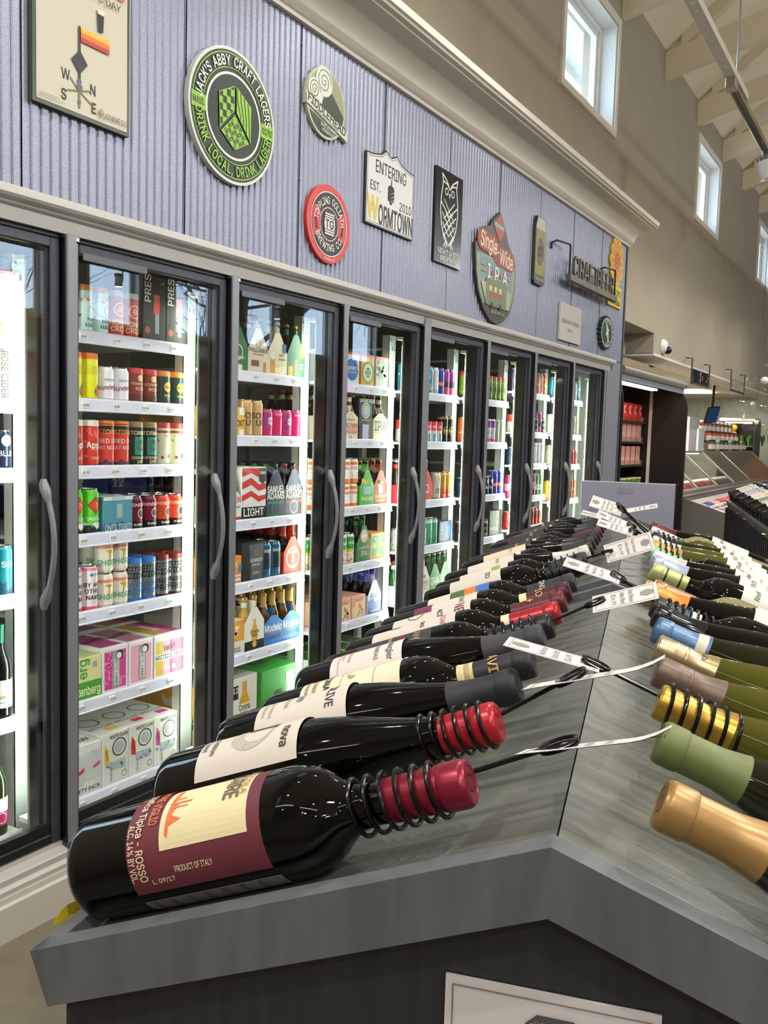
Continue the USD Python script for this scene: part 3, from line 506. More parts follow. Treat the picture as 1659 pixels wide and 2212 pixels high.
B('light', 'red and white wavy striped carton', .165, .2, .225, '#e9e4e2', [('b', 0, .055, '#17171b'), ('t', 'LIGHT', .032, .032, W), ('p', [(-.08, .08), (-.02, .1), (.03, .075), (.08, .085), (.08, .105), (.03, .1), (-.02, .125), (-.08, .105)], '#cf2f2c'), ('p', [(-.08, .13), (-.02, .15), (.03, .122), (.08, .13), (.08, .155), (.03, .15), (-.02, .18), (-.08, .16)], '#cf2f2c'), ('p', [(-.08, .185), (-.02, .2), (.03, .18), (.05, .22), (-.08, .22)], '#cf2f2c'), ('p', [(.03, .22), (.078, .22), (.078, .165), (.055, .15), (.032, .165)], '#3a4046'), ('t', 'SAM', .012, .2, W, .055, 0, .04)])
P('sama', 'navy and green beer carrier', '#1d2748', '#1c120c', '#2f7a40', [('t', 'SAMUEL', .028, .125, W), ('t', 'ADAMS', .028, .095, W), ('t', 'WINTER LAGER', .011, .066, '#57b06a'), ('O', .04, .03, '#2f7a4c'), ('b', 0, .02, '#234a38')], .06, .15)
P('samb', 'navy beer carrier with red shield', '#20264a', '#1c120c', '#c0342c', [('t', 'SAMUEL', .028, .125, W), ('t', 'ADAMS', .028, .095, W), ('t', 'BOSTON LAGER', .011, .066, '#d85a4a'), ('O', .04, .03, '#a8a4b0'), ('v', .06, .012, 0, .1, '#d8603c')], .06, .15)
B('orb', 'orange twelve-can carton', .1, .2, .12, '#e88f2f', [('v', .02, .05, .015, .04, W), ('t', 'TWIN', .012, .028, '#c83a2a', .02, 0, .045), ('v', .04, .02, .05, .08, '#3a7ab8'), ('t', 'XX', .03, .085, '#f4c878')])
B('guin', 'black and silver stout can pack', .15, .2, .17, '#17181b', [('p', [(-.02, .0), (-.015, .05), (-.03, .16), (.07, .16), (.06, .05), (.065, 0)], '#54585c'), ('t', 'GUINNESS', .014, .09, '#dcd8c8', .02, 0, .085), ('t', 'DRAUGHT', .008, .07, '#dcd8c8', .02, 0, .06), ('O', .125, .012, '#c8a85a', .02), ('t', 'STOUT', .01, .035, '#dcd8c8', .02, 0, .06)])
C('blu', 'steel-blue tall can', 'tall', '#4f84a8', None, [('v', 0, .05, .04, .12, '#2a3c4c'), ('t', 'BASIC', .013, .12, W), ('o', .07, .018, '#1c2c3c')], .25, .5)
P('sand', 'red beer carrier with ring emblem', '#dd3f28', '#26130a', '#1a1a1c', [('O', .075, .05, '#f4dccc'), ('t', 'SANDWICH', .014, .1, '#f4dccc', 0, 0, .07), ('v', 0, .016, .05, .09, '#f4dccc'), ('t', 'OLD ALE', .011, .04, '#f4dccc', 0, 0, .06)], .04, .13, '#c8402c')
B('prem', 'white and orange palm-print carton', .095, .2, .15, '#ece6da', [('b', .06, .15, '#e8a23c'), ('s', 5, .018, '#f4e2b8', .08, .13), ('t', 'LIGHTER', .008, .03, '#3a3a3c'), ('t', 'THE BEER', .008, .018, '#3a3a3c'), ('v', -.035, .015, 0, .15, '#d8b04a')])
P('corx', 'white and black beer carrier, bottle print', '#ece8df', '#c8a040', '#c8b070', [('p', [(-.02, 0), (-.02, .09), (-.008, .12), (-.008, .14), (.008, .14), (.008, .12), (.02, .09), (.02, 0)], '#e0a82e'), ('b', 0, .045, '#1a1a1e'), ('t', 'Corona', .016, .085, '#23233a', 0, 0, .06), ('t', 'Extra', .012, .068, '#23233a', 0, 0, .04), ('o', .03, .015, '#d8b04a')], .03, .16)
P('mod', 'bright blue beer carrier, gold-foil bottles', '#2f78c8', '#5a3a14', '#d0a048', [('t', 'Modelo', .03, .08, '#e4ecf4'), ('t', 'Especial', .022, .04, '#1d2a50'), ('v', 0, .1, .06, .064, '#e8703a')], .01, .125, '#d4ae62', 3)
B('cor12', 'white and black carton, tall bottle print', .17, .3, .26, '#e9e5dc', [('b', 0, .1, '#1a1a1e'), ('p', [(-.035, .0), (-.035, .15), (-.015, .195), (-.015, .24), (.015, .24), (.015, .195), (.035, .15), (.035, .0)], '#dca62e'), ('v', 0, .07, .09, .145, '#efe6cc'), ('t', 'Corona', .026, .128, '#23233a', 0, 0, .07), ('t', 'Extra', .018, .1, '#23233a', 0, 0, .05), ('o', .06, .026, '#d8b04a'), ('v', -.06, .035, .17, .23, '#1a1a1e'), ('t', '12', .022, .21, W, -.06)], [('b', -.14, .14, '#cfcabc'), ('t', 'CORONA', .05, 0, '#3a3830')], [('b', 0, .26, '#e0a02a'), ('b', 0, .1, '#b8944a'), ('t', 'Corona', .06, .11, '#1d1a20', 0, 0, .24), ('t', 'Light', .04, .05, '#2a2a30'), ('p', [(-.07, .16), (.07, .16), (.09, .21), (.045, .185), (0, .225), (-.045, .185), (-.09, .21)], '#f0e6c8'), ('t', '12 PACK', .02, .24, '#f0e6c8', -.08, 0, .09)])
B('get', 'green carton with drawn old truck', .25, .3, .25, '#3fae46', [('b', 0, .12, '#4a7a3a'), ('p', [(-.11, .05), (-.11, .11), (-.05, .12), (-.03, .15), (.02, .15), (.03, .06)], '#2c5230'), ('o', .05, .03, '#23301f', -.08), ('o', .075, .032, '#23301f', .01), ('o', .075, .018, '#8a9a80', .01), ('v', .08, .06, .02, .22, '#e0ecd8'), ('t', 'GETAWAY', .024, .15, '#3f9a46', .08, 0, .058), ('m', .0, .03, '#98b070')], [('v', 0, .12, -.05, .05, '#2c7a34')])
B('blue12', 'deep blue beer case', .25, .25, .2, '#2348a0', [('t', '12', .05, .14, W, -.08), ('b', .02, .05, '#3f7ad0')])
# fourth cooler
B('domi', 'blue crest carton with red top', .13, .13, .16, '#dfe4ee', [('b', .148, .16, '#c83a3a'), ('o', .075, .055, '#2f6ac0'), ('s', 12, .018, '#2f6ac0', .02, .12), ('v', -.06, .01, 0, .148, '#2f8ad0'), ('t', "Dunley's", .022, .085, W), ('t', 'Pale Wheat', .011, .062, '#b8d0f0')])
B('solar', 'orange carton with green ring', .12, .13, .16, '#eab03a', [('b', .148, .16, '#c83a3a'), ('O', .07, .056, '#3f9a44'), ('o', .07, .044, '#e8e4c4'), ('o', .07, .026, '#2f8a4c'), ('t', 'SOLAR', .013, .08, '#f2ecd0', 0, 0, .045), ('t', 'ROUGE', .013, .06, '#f2ecd0', 0, 0, .045)])
B('monst', 'grey carton with green creature print', .125, .13, .16, '#c3c5bf', [('b', .148, .16, '#d84a40'), ('s', 9, .022, '#4a9a3c', .05, .13), ('s', 5, .016, '#6a3a78', .05, .13), ('s', 6, .018, '#8a8e86', .0, .05), ('o', .13, .012, '#b04038', -.04), ('t', 'EYE', .016, .1, '#2a2c2a', -.04)])
P('brown', 'cream beer carrier, red lettering', '#e4d8c0', '#241208', '#c83a34', [('O', .11, .02, '#a89a7a'), ('t', 'LAGUNITAS', .009, .1, '#7a6a4a'), ('t', 'BROWN', .026, .07, '#c8503c'), ('t', 'SHUGGA', .022, .042, '#c8503c'), ('v', 0, .02, .005, .02, '#a89a7a')], .0, .14)
B('liq', 'black carton with yellow round emblem', .125, .2, .21, '#222228', [('O', .15, .04, '#d8dce4'), ('o', .15, .03, '#9ab0c8'), ('v', 0, .016, .14, .175, '#e8a83a'), ('v', 0, .06, 0, .08, '#b8b4d4'), ('t', 'LAGUNITAS', .016, .2, W), ('v', 0, .08, .1, .104, '#c8b060')])
P('ipa', 'cream beer carrier, black block lettering', '#e2d8b8', '#241208', '#c8a050', [('t', 'LAGUNITAS', .01, .115, '#8a7a50'), ('t', 'IPA', .05, .075, K), ('v', 0, .12, .04, .042, '#8a7a50')], .0, .14)
C('hazy', 'white and orange can', 'std', '#eeeae4', None, [('b', .09, .105, '#e87a34'), ('t', 'Heady', .018, .075, '#e87a34'), ('b', 0, .02, '#e87a34'), ('s', 3, .008, '#e87a34', .03, .06)])
P('pale', 'bright green beer carrier', '#4fae3a', '#241208', '#3a7a34', [('s', 6, .016, '#e8c83a', .1, .13), ('v', 0, .07, .06, .1, '#8ab8c8'), ('t', 'PALE ALE', .018, .038, '#f4f0d0')], .055, .13)
P('celeb', 'red-brown beer carrier', '#a8341f', '#241208', '#b83a2c', [('s', 6, .016, '#e8b83a', .1, .13), ('o', .08, .024, '#e8dcb8'), ('t', 'CELEBRATION', .014, .045, '#f0d8a0'), ('v', 0, .09, .015, .028, '#d8783a')], .05, .13)
C('rasta', 'green and yellow striped can', 'tall', '#e0dcc8', None, [('b', .08, .14, '#3f9a4c'), ('b', .065, .08, '#d8c43a'), ('s', 8, .01, '#d86a3a', .01, .06), ('t', 'RASTA', .014, .11, W)])
P('dogf', 'dark green beer carrier with fish disc', '#2f6a3a', '#241208', '#6a7a3a', [('o', .135, .034, '#e4c4a4'), ('p', [(-.026, .133), (.0, .145), (.026, .138), (.01, .13), (-.01, .127)], W), ('t', '60 MINUTE', .012, .075, '#c8d8a0'), ('t', 'IPA', .024, .045, '#c8d8a0')], .06, .13)
B('jai', 'orange and green carton', .15, .2, .14, '#e8923a', [('v', .0, .12, .02, .125, '#2f8a4a'), ('t', 'Jai Alai', .03, .08, '#f0c83a'), ('o', .03, .012, '#f0c83a'), ('t', 'INDIA PALE ALE', .008, .11, W, 0, 0, .08)])
B('peach', 'pink fruit-print carton', .13, .2, .12, '#eeb09a', [('v', 0, .11, .01, .1, '#f0d8a8'), ('s', 7, .016, '#e07a5a', .02, .08), ('s', 3, .014, '#5a9aa0', .01, .04), ('t', 'DOWNEAST', .012, .095, '#c8503c')])
P('blmt', 'indigo and white beer carrier', '#d8dcee', '#1a1418', '#3a4aa0', [('m', .03, .1, '#4a62b8'), ('b', 0, .04, '#3a4aa0'), ('t', 'ALLEY', .02, .1, '#3a5ab0'), ('t', 'MAINE', .012, .018, '#d8dcee')], .05, .13, '#5a5ac0')
B('jag', 'green and white leaf-print case', .14, .3, .15, '#dfe6d8', [('b', .08, .14, '#5aa04a'), ('o', .05, .02, '#d86a7a', -.03), ('s', 8, .014, '#8ac07a', .01, .08)], [('v', 0, .12, -.14, .14, '#3a6a34'), ('t', 'JAI', .05, 0, '#7aa05a')])
# fifth to eighth coolers
for k, (d, b_, t_, dec) in {
    'tealc': ('teal cloud-print tall can', '#4fa3b8', None, [('s', 5, .012, '#d8ecf0', .09, .14), ('t', 'CLOUD', .014, .05, W), ('t', 'HOP', .014, .03, W)]),
    'slate': ('pale silver tall can', '#cfd4d8', None, [('v', 0, .04, .03, .13, '#e8ecee')]), 'blur': ('blue and red banded tall can', '#3a4ab8', None, [('s', 3, .016, W, .1, .15), ('b', .05, .08, '#d8302c'), ('t', 'NORTH', .016, .065, W)]),
    'purp': ('magenta and purple tall can', '#a84a9c', None, [('m', .04, .1, '#1d1420'), ('b', 0, .05, '#d8508c')]), 'wred': ('white can with red block', '#eceae6', None, [('b', .07, .12, '#d83a34'), ('v', -.01, .02, .0, .05, '#3a9ab8'), ('t', 'HOT', .018, .09, W)]),
    'gold': ('black and gold lettered can', '#1d1c1a', None, [('O', .07, .026, '#c8a858'), ('t', 'NO', .024, .07, '#d8c080'), ('b', .14, .15, '#a88a4a')]), 'yred': ('yellow and red tall can', '#d8a83a', None, [('m', .0, .08, '#c8402c'), ('s', 6, .009, '#7a4a20'), ('t', 'TWO', .014, .02, W)]),
    'wgrn': ('white can, green lettering', '#ecebe2', None, [('o', .12, .012, '#c8a848'), ('t', 'IPA', .026, .05, '#3a8a4c'), ('b', 0, .01, '#3a8a4c')]), 'zebra': ('silver scribble-print can', '#c4c8c8', None, [('s', 22, .009, '#4a4e50')]), 'mint': ('mint green can', '#5fbf98', None, [('t', 'fiddle', .022, .05, '#1d3c34', 0, 70), ('b', .13, .145, '#d8e8e0')]),
    'grnb': ('olive green can, black disc, red top', '#7a9a34', '#b83038', [('o', .075, .02, '#1a1c16'), ('s', 6, .009, '#a8c858'), ('b', 0, .02, '#2a341a')]), 'vio': ('white and violet striped can', '#e0dcec', None, [('b', .1, .145, '#6a2a98'), ('m', .0, .05, '#c42a98'), ('s', 4, .012, '#5ab0d8', .05, .09)]),
    'silg': ('plain brushed silver-green can', '#9ca890', None, [('v', 0, .03, .02, .13, '#b8c4a8')]), 'navy': ('dark navy can', '#1d2c50', None, [('o', .09, .018, '#d8dce4'), ('t', 'BLUE', .016, .05, W)]), 'blk': ('black can with white lettering', '#18191b', None, [('t', 'SPACE', .016, .1, W), ('t', 'GOLD', .014, .06, '#c8c4b0'), ('v', 0, .04, .01, .03, '#8a8c8e')]),
    'orc': ('orange tall can', '#d8642c', None, [('s', 5, .012, '#f0a858'), ('t', 'SIP', .018, .07, W)]), 'pur2': ('dark purple tall can', '#4a2a58', None, [('s', 6, .01, '#8a5a9a')]), 'whor': ('white can, orange stripe', '#eae6de', None, [('v', 0, .03, .02, .14, '#e0803a')]), 'redc': ('red can, black emblem', '#c42c2c', None, [('o', .07, .018, '#1c1414'), ('t', 'ALE', .018, .11, W)]),
    'pnk2': ('rose pink can', '#c83a7c', None, [('b', .05, .1, '#e8a8c4'), ('t', 'ROSE', .014, .075, '#8a1c4c')]), 'grn2': ('green and white can', '#5aa858', None, [('b', .04, .08, '#e4ece0'), ('t', 'LIME', .014, .06, '#2c6a34')]), 'tea2': ('turquoise tall can', '#2f9ab0', None, [('m', 0, .05, '#1d5a78'), ('t', 'SEA', .018, .1, W)]), 'bei': ('beige patterned can', '#c8bfa4', None, [('s', 14, .01, '#9a8e70')]), 'yel2': ('yellow can, orange sun', '#e0b83a', None, [('o', .08, .02, '#e07a2c'), ('b', 0, .03, '#d86a34')])}.items():
    C(k, d, 'tall' if k not in ('wred', 'zebra', 'blk', 'redc', 'navy') else 'std', b_, t_, dec, .22, .35)
P('rtag', 'red beer carrier with white emblem', '#d8323c', '#241208', '#c0c0c0', [('o', .07, .026, '#f4e4e0'), ('o', .07, .018, '#d8323c')], .04); P('long', 'white beer carrier, green bottles', '#e8ece4', '#1f4a2a', '#b83030', [('t', 'LONG', .026, .08, '#4a8a3c'), ('t', 'TRAIL', .026, .05, '#d8a83a'), ('o', .115, .013, '#d85a5a')], .05)
P('ipag', 'green and white hop beer carrier', '#4a9a54', '#1f4a2a', '#d8d4c8', [('t', 'IPA', .04, .075, '#e8ece0'), ('O', .04, .028, '#d8e8d0')], .05)
B('navyb', 'navy blue can case', .16, .2, .13, '#1f3a66', [('t', 'LAKE', .02, .09, '#8ab0d8', -.05, 90), ('v', .04, .06, .02, .1, '#2f5a94')])
B('blkb', 'black case with gold lettering', .2, .2, .17, '#17181a', [('t', 'SPRUCE', .03, .1, '#d8c87a', .03, 90, .14), ('t', 'SPACE', .02, .05, W, -.05)])
B('cider0', 'pink and white striped cider carton', .2, .2, .16, '#ece4e2', [('p', [(-.1, 0), (-.02, .16), (.06, .16), (-.02, 0)], '#d88a98'), ('t', 'ROSE CIDER', .025, .08, '#3a3a3c', .06, -90)])
B('beige0', 'beige lettered carton', .22, .2, .2, '#cfc190', [('s', 8, .008, '#8a7a50'), ('t', 'TASTING', .016, .12, '#5a5030'), ('b', .19, .2, '#a83a34')]); B('kraft', 'kraft paper case with black script', .24, .3, .2, '#8a7f68', [('t', 'Mead Hall', .04, .1, '#2a2620')], [('t', 'Mead', .05, 0, '#2a2620')])
IT['wine0'] = Bot('wine0', 'white wine bottle, balloon label', '#8a7a2c', '#d8d4c0', '#eee8d0', [('o', .095, .012, '#d8d0b0'), ('t', 'Ballon', .01, .06, '#6a6450')]); IT['wine1'] = Bot('wine1', 'dark wine bottle, pale label', '#0d1210', '#1f6a58', '#eee8d8', [('t', 'SAUVIGNON', .009, .07, '#6a6450'), ('p', [(-.03, .05), (.03, .055), (.03, .058), (-.03, .053)], '#4a9ab0')])
IT['wine2'] = Bot('wine2', 'green bottle, white and magenta label', '#1d2c14', '#2a2a2c', '#f0ece8', [('v', 0, .08, .035, .08, '#b82a6a'), ('O', .06, .018, '#f0e0e8')])
# ------------------------------------------------------------------ what stands on which shelf: (pixel of the rail's left end, [(pixel range, drink, rows, stacked)])
PLAN = {
 0: [(2, 722, [(-30, 32, 'beige0', 1)]), (2, 862, [(-12, 32, 'cider0', 1)]), (2, 1012, [(-30, -12, 'navy', 3), (-10, 10, 'slate', 3), (11, 33, 'navy', 3)]), (2, 1287, [(-16, 10, 'wine0', 1), (12, 33, 'tea2', 2)]), (2, 1555, [(-50, -24, 'wine1', 1), (-12, 26, 'wine1', 1)]), (2, 1808, [(-32, 12, 'wine2', 1)])],
 1: [(160, 710.7, [(161, 205, 'harv', 3), (210, 240, 'harv', 3), (246, 271, 'honey', 3), (273, 303, 'honey', 3), (306, 356, 'press', 1), (360, 412, 'press', 1)]),
     (161, 859.6, [(152, 172, 'yel', 3), (176, 207, 'yel', 3), (214, 243, 'white', 4), (247, 276, 'white', 4), (277, 308, 'fox', 4), (309, 338, 'fox', 4), (339, 368, 'dkg', 4), (368, 397, 'dkg', 4)]),
     (162, 1007, [(158, 187, 'rswirl', 4), (195, 222, 'rswirl', 4), (228, 255, 'rsky', 4), (262, 287, 'rsky', 4), (289, 318, 'storm', 4), (319, 348, 'storm', 4), (350, 375, 'cream', 4), (378, 406, 'cream', 4)]),
     (162, 1155.8, [(160, 189, 'casc', 4), (195, 224, 'casc', 4), (230, 298, 'unf', 3), (296, 321, 'rhb', 4), (322, 349, 'rhb', 4), (349, 377, 'rho', 4), (377, 406, 'rho', 4)]),
     (161, 1325, [(145, 174, 'name', 3), (176, 208, 'name', 3), (209, 240, 'shorts', 3, 2), (241, 273, 'shorts', 3, 2), (274, 304, 'mayor', 4), (305, 334, 'mayor', 4), (336, 365, 'unif', 4), (365, 393, 'unif', 4)]),
     (159.5, 1519, [(148, 219, 'glut', 1), (221, 277, 'arm', 2), (279, 331, 'arp', 2), (334, 402, 'arv', 2)]),
     (158.4, 1730, [(155, 220, 'clawv', 2), (220, 278, 'clawm', 2), (278, 331, 'clawr', 2), (331, 377, 'clawp', 2)])],
 2: [(508.6, 799, [(497, 535, 'hein', 2), (537, 582, 'paul', 2), (583, 620, 'hofb', 2), (619, 652, 'weih', 2)]),
     (507, 940.6, [(498, 527, 'dup', 2), (527, 544, 'soup', 3), (545, 562, 'soup', 3), (563, 586, 'pinkb', 4), (587, 606, 'pink', 4), (607, 628, 'pinkb', 4), (628, 648, 'pink', 4)]),
     (504, 1125, [(490, 533, 'harp', 2), (534, 577, 'light', 2), (576, 614, 'sama', 2), (614, 653, 'samb', 2)]),
     (502.6, 1262.5, [(495, 523, 'orb', 2), (524, 570, 'guin', 2), (569, 588, 'blu', 3), (588, 607, 'blu', 3), (608, 650, 'sand', 2)]),
     (498.7, 1419, [(500, 530, 'prem', 2), (531, 572, 'corx', 2), (574, 613, 'mod', 2), (612, 650, 'mod', 2)]),
     (498, 1600, [(498, 557, 'cor12', 2), (557, 645, 'get', 1)])],
 3: [(745, 827.5, [(742, 781, 'domi', 2), (781, 811, 'solar', 2), (811, 843, 'monst', 2)]),
     (740.7, 948, [(742, 774, 'brown', 2), (775, 806, 'liq', 2), (807, 838, 'ipa', 2)]),
     (736, 1096.7, [(738, 753, 'hazy', 3, 2), (754, 770, 'hazy', 3, 2), (772, 805, 'pale', 2), (806, 837, 'celeb', 2)]),
     (733, 1223, [(732, 746, 'rasta', 3), (747, 762, 'rasta', 3), (763, 797, 'dogf', 2), (798, 835, 'jai', 2)]),
     (730, 1348, [(728, 760, 'peach', 2), (760, 791, 'peach', 2), (792, 825, 'blmt', 2)]),
     (727, 1480, [(722, 756, 'jag', 1), (757, 790, 'jag', 1), (790, 822, 'jag', 1)])],
 4: [(921.5, 848, [(923, 935, 'tealc', 3), (935, 947, 'slate', 3), (947, 960, 'blur', 3), (961, 974, 'purp', 3), (975, 989, 'purp', 3)]),
     (919, 954, [(918, 930, 'wred', 3), (930, 943, 'wred', 3), (943, 957, 'wred', 3), (957, 970, 'gold', 3), (971, 985, 'gold', 3)]),
     (913, 1081, [(912, 933, 'rtag', 2), (937, 951, 'wgrn', 3), (952, 966, 'yred', 3), (967, 980, 'yred', 3)]),
     (909, 1181, [(908, 920, 'zebra', 3), (920, 931, 'zebra', 3), (931, 942, 'mint', 3), (942, 954, 'mint', 3), (955, 975, 'navyb', 2)]),
     (905, 1290, [(906, 931, 'long', 2), (933, 958, 'ipag', 2), (958, 978, 'ipag', 2)])],
 5: [(1050.7, 862.7, [(1052, 1062, 'grnb', 3), (1062, 1073, 'grnb', 3), (1074, 1085, 'grnb', 3), (1086, 1097, 'grnb', 3)]), (1048, 955, [(1047, 1056, 'orc', 3), (1056, 1065, 'vio', 3), (1066, 1075, 'vio', 3), (1076, 1084, 'silg', 3), (1085, 1094, 'silg', 3)]),
     (1042, 1069.6, [(1043, 1053, 'navy', 3), (1053, 1062, 'navy', 3), (1063, 1072, 'navy', 3), (1073, 1082, 'blur', 3), (1083, 1090, 'blur', 3)]), (1039, 1162, [(1038, 1049, 'blk', 3), (1049, 1058, 'blk', 3), (1058, 1067, 'blk', 3), (1070, 1090, 'blkb', 2)])],
 6: [(1153.4, 849.7, [(1153, 1161, 'pur2', 3), (1161, 1169, 'orc', 3), (1170, 1178, 'whor', 3), (1179, 1186, 'orc', 3)]), (1149, 933.6, [(1149, 1157, 'wred', 3), (1157, 1166, 'blk', 3), (1167, 1174, 'purp', 3), (1175, 1183, 'blk', 3)]), (1146, 1001.6, [(1147, 1155, 'navy', 3), (1156, 1164, 'slate', 3), (1165, 1172, 'slate', 3), (1173, 1180, 'slate', 3)]),
     (1142, 1071, [(1144, 1152, 'pnk2', 3), (1153, 1160, 'pnk2', 3), (1161, 1168, 'grn2', 3), (1169, 1176, 'grn2', 3)]), (1140, 1136, [(1142, 1152, 'redc', 3), (1153, 1162, 'redc', 3), (1163, 1170, 'redc', 3)])],
 7: [(1234.5, 864, [(1234, 1241, 'tea2', 3), (1242, 1248, 'slate', 3), (1249, 1256, 'tea2', 3)]), (1231.6, 939, [(1232, 1239, 'whor', 3), (1240, 1246, 'bei', 3), (1247, 1253, 'bei', 3)]), (1228.7, 1003, [(1230, 1237, 'bei', 3), (1238, 1244, 'redc', 3), (1245, 1252, 'redc', 3)]), (1226, 1077, [(1228, 1235, 'yel2', 3), (1236, 1242, 'orc', 3), (1243, 1250, 'orc', 3)])]}
SHN = ['top', 'second', 'third', 'fourth', 'fifth', 'sixth', 'seventh']
RAIL = mat('#d9d9ea', .35); DECK = mat('#cfd2d2', .45); TAGM = mat('#f0eee8', .6); INK = mat('#5a3a3c', .6)
def words(s, alt):
    return s if len(s.split()) <= 16 else alt
mini = None
for k, shelves in PLAN.items():
    xr = -.155
    for j, (pl, pv, ents) in enumerate(shelves):
        z = wx(pl, pv, -.15)[2]-.004; y0, y1 = MR[k]-.008, MR[k+1]-.085; sn = SHN[j] if j < len(shelves)-1 or k > 3 else 'lowest'
        s = thing('cooler_shelf', f'white {sn} shelf of the {BAY[k]} cooler, with price rail', 'shelf', frame((0, y0, z)), 'white shelves of the beer cooler'); w = y1-y0
        obj('deck', MB().box((-.78, 0, -.014), (-.15, w, -.001)), DECK, s, smooth=False)
        obj('price_rail', MB().prism(Polygon([(-.152, .006), (-.146, .006), (-.143, .0), (-.138, -.034), (-.134, -.036), (-.136, -.04), (-.152, -.036)]), -w, 0, XZY(0)), RAIL, s, smooth=False)
        if k < 4:
            for q in range(4):
                u = w*(.24+.2*q)+.01*math.sin(7*q+j); o = (-.1385, u, -.018); obj('price_tag', MB().box((-.1415, u-.012, -.028), (-.1368, u+.012, -.008)), TAGM, s, smooth=False)
                m = MB(); put(m, '%d.99' % (8+(3*q+5*j+k) % 9), .008, u, -.018, plane((-.1362, 0, 0), (0, 1, 0), (0, 0, 1), (1, 0, 0))); obj('price', m, INK, s, smooth=False)
        ents = [(e[0], e[1], e[2], min(e[3], 2 if k < 4 or isinstance(IT[e[2]], Pack) else 1), *e[4:]) for e in ents]; row = []
        for e in ents:
            it = IT[e[2]]; pm = pv-45*(1 if k < 4 else .5); xx = xr-it.d/2 if isinstance(it, (Can, Bot)) else xr
            ya, yb = wx(e[0], pm, xx)[1], wx(e[1], pm, xx)[1]; row.append([it, (ya+yb)/2, e[3], e[4] if len(e) > 4 else 1])
        for r_ in range(60):       # stand side by side without touching
            for a, b in zip(row[:-1], row[1:]):
                g = (a[0].w+b[0].w)/2+.0015-(b[1]-a[1])
                if g > 0: a[1] -= g/2; b[1] += g/2
            row[-1][1] = min(row[-1][1], y1-.004-row[-1][0].w/2)
        it, y, n, st = row[0]; extra = []
        while k and y-it.w*1.5-.002 > y0+.004: y -= it.w+.002; extra.append([it, y, n, st])
        row = [x for x in row if x[1]-x[0].w/2 > y0]
        for q, (it, y, n, st) in enumerate(row+extra):
            R = random.Random(k*1000+j*50+q)
            for r in range(n):
                for u in range(st):
                    x = xr-it.d/2-.002-r*(it.d+.004)
                    if x-it.d/2 < -1.05: continue
                    where = f'{sn} shelf, {BAY[k]} cooler'; lv = ' upper' if u else (' lower' if st > 1 else '')
                    pos = f'{ORD[q]} from left' if q < len(row) else f'{ORD[q-len(row)]} beside near post'
                    rw = '' if r == 0 else ['', ' second row,', ' third row,', ' fourth row,'][r]
                    lab = words(f'{it.desc},{rw} {pos}{lv}, {where}', f'{it.desc},{rw.replace(" row", "")} {pos.replace(" from left", "")}{lv}, {where}')
                    M = rotz((x, y+R.uniform(-.0006, .0006), z+u*(it.h+.001)), R.uniform(-.5, .5) if isinstance(it, Can) and r else (R.uniform(-.12, .12) if isinstance(it, Can) else 0))
                    it.place(M, lab, f'drinks on the {sn} shelf of the {BAY[k]} cooler')
# stock standing in the cold room behind the shelves
def stock(key, x, y, z, lab): IT[key].place(rotz((x, y, z), 0), lab, 'stock behind the shelves')
for q in range(5):
    stock('blue12', -1.5, 2.9+q*.27, 1.1, 'deep blue beer case, %s on the rear rack' % ORD[q]); stock('kraft', -1.5, 1.2+q*.27, 1.62, 'kraft case, %s on the high rear rack' % ORD[q])
t = thing('stock_rack', 'grey steel stock rack behind the cooler shelves', 'rack')
for z in (1.085, 1.605): obj('rack_shelf', MB().box((-1.85, Y_C0, z-.03), (-1.32, 7.3, z-.002)), mat('#6b6e6c', .5), t)
for y in (1.03, 2.72, 4.4, 7.2):
    for x in (-1.83, -1.34): obj('rack_post', MB().box((x-.015, y-.015, .06), (x+.015, y+.015, 2.2)), mat('#6b6e6c', .5), t)
# ------------------------------------------------------------------ signs on the corrugated wall
def board(name, label, poly, th, col, y, z, x=.032, rough=.35, bolt=True):
    t = thing(name, label, 'sign', frame((x, y, z), (0, 1, 0), (0, 0, 1), (1, 0, 0)), None)
    obj('panel', MB().prism(poly, 0, th), mat(col, rough), t, smooth=40); return t
class Art:
    def __init__(s, t, th): s.t, s.th, s.l = t, th, 0
    def fn(s): return plane((0, 0, 0), (1, 0, 0), (0, 1, 0), (0, 0, 1), s.th+.0004+.0005*s.l)
    def poly(s, name, p, col, up=True, rough=.4):
        s.l += up; obj(name, MB().poly(p, s.fn()), mat(col, rough), s.t, smooth=False); return s
    def letters(s, col, fill, name='lettering', rough=.4):
        s.l += 1; mb = MB(); fill(mb, s.fn()); obj(name, mb, mat(col, rough), s.t, smooth=False); return s
sc = lambda p, kx, ky=None: affinity.scale(p, kx, ky or kx, origin=(0, 0))
tr = affinity.translate
def line(pts, w): return LineString(pts).buffer(w, cap_style=1, join_style=1, quad_segs=3)
# poster with a weather vane
pw, ph = .362, .50
t = board('poster_sign', 'pale cream metal poster in green frame, leftmost on the cladding', sbox(-pw/2, 0, pw/2, ph), .016, '#3d4a30', 1.915, 2.452)
A_ = Art(t, .016).poly('sheet', sbox(-pw/2+.012, .012, pw/2-.01, ph-.01), '#c9c2ae')
Y_, Z_ = 1.915, 2.452
for s, y, z in (('W', 1.848, 2.562), ('N', 1.949, 2.548), ('S', 1.841, 2.503), ('E', 1.952, 2.496)): A_.letters('#26241f', lambda m, f: put(m, s, .03, y-Y_, z-Z_, f, wide=.8))
A_.poly('vane_arms', unary_union([line([(-.063, .066), (-.02, .077), (.025, .09)], .0022), line([(-.05, .105), (-.02, .078), (.028, .052)], .0022), line([(-.018, .03), (-.018, .115)], .0035)]), '#7a7a34').poly('vane_ball', unary_union([circle(.011, 16, (-.018, .088)), circle(.006, 12, (-.018, .045)), circle(.008, 12, (-.018, .105))]), '#5a5a78')
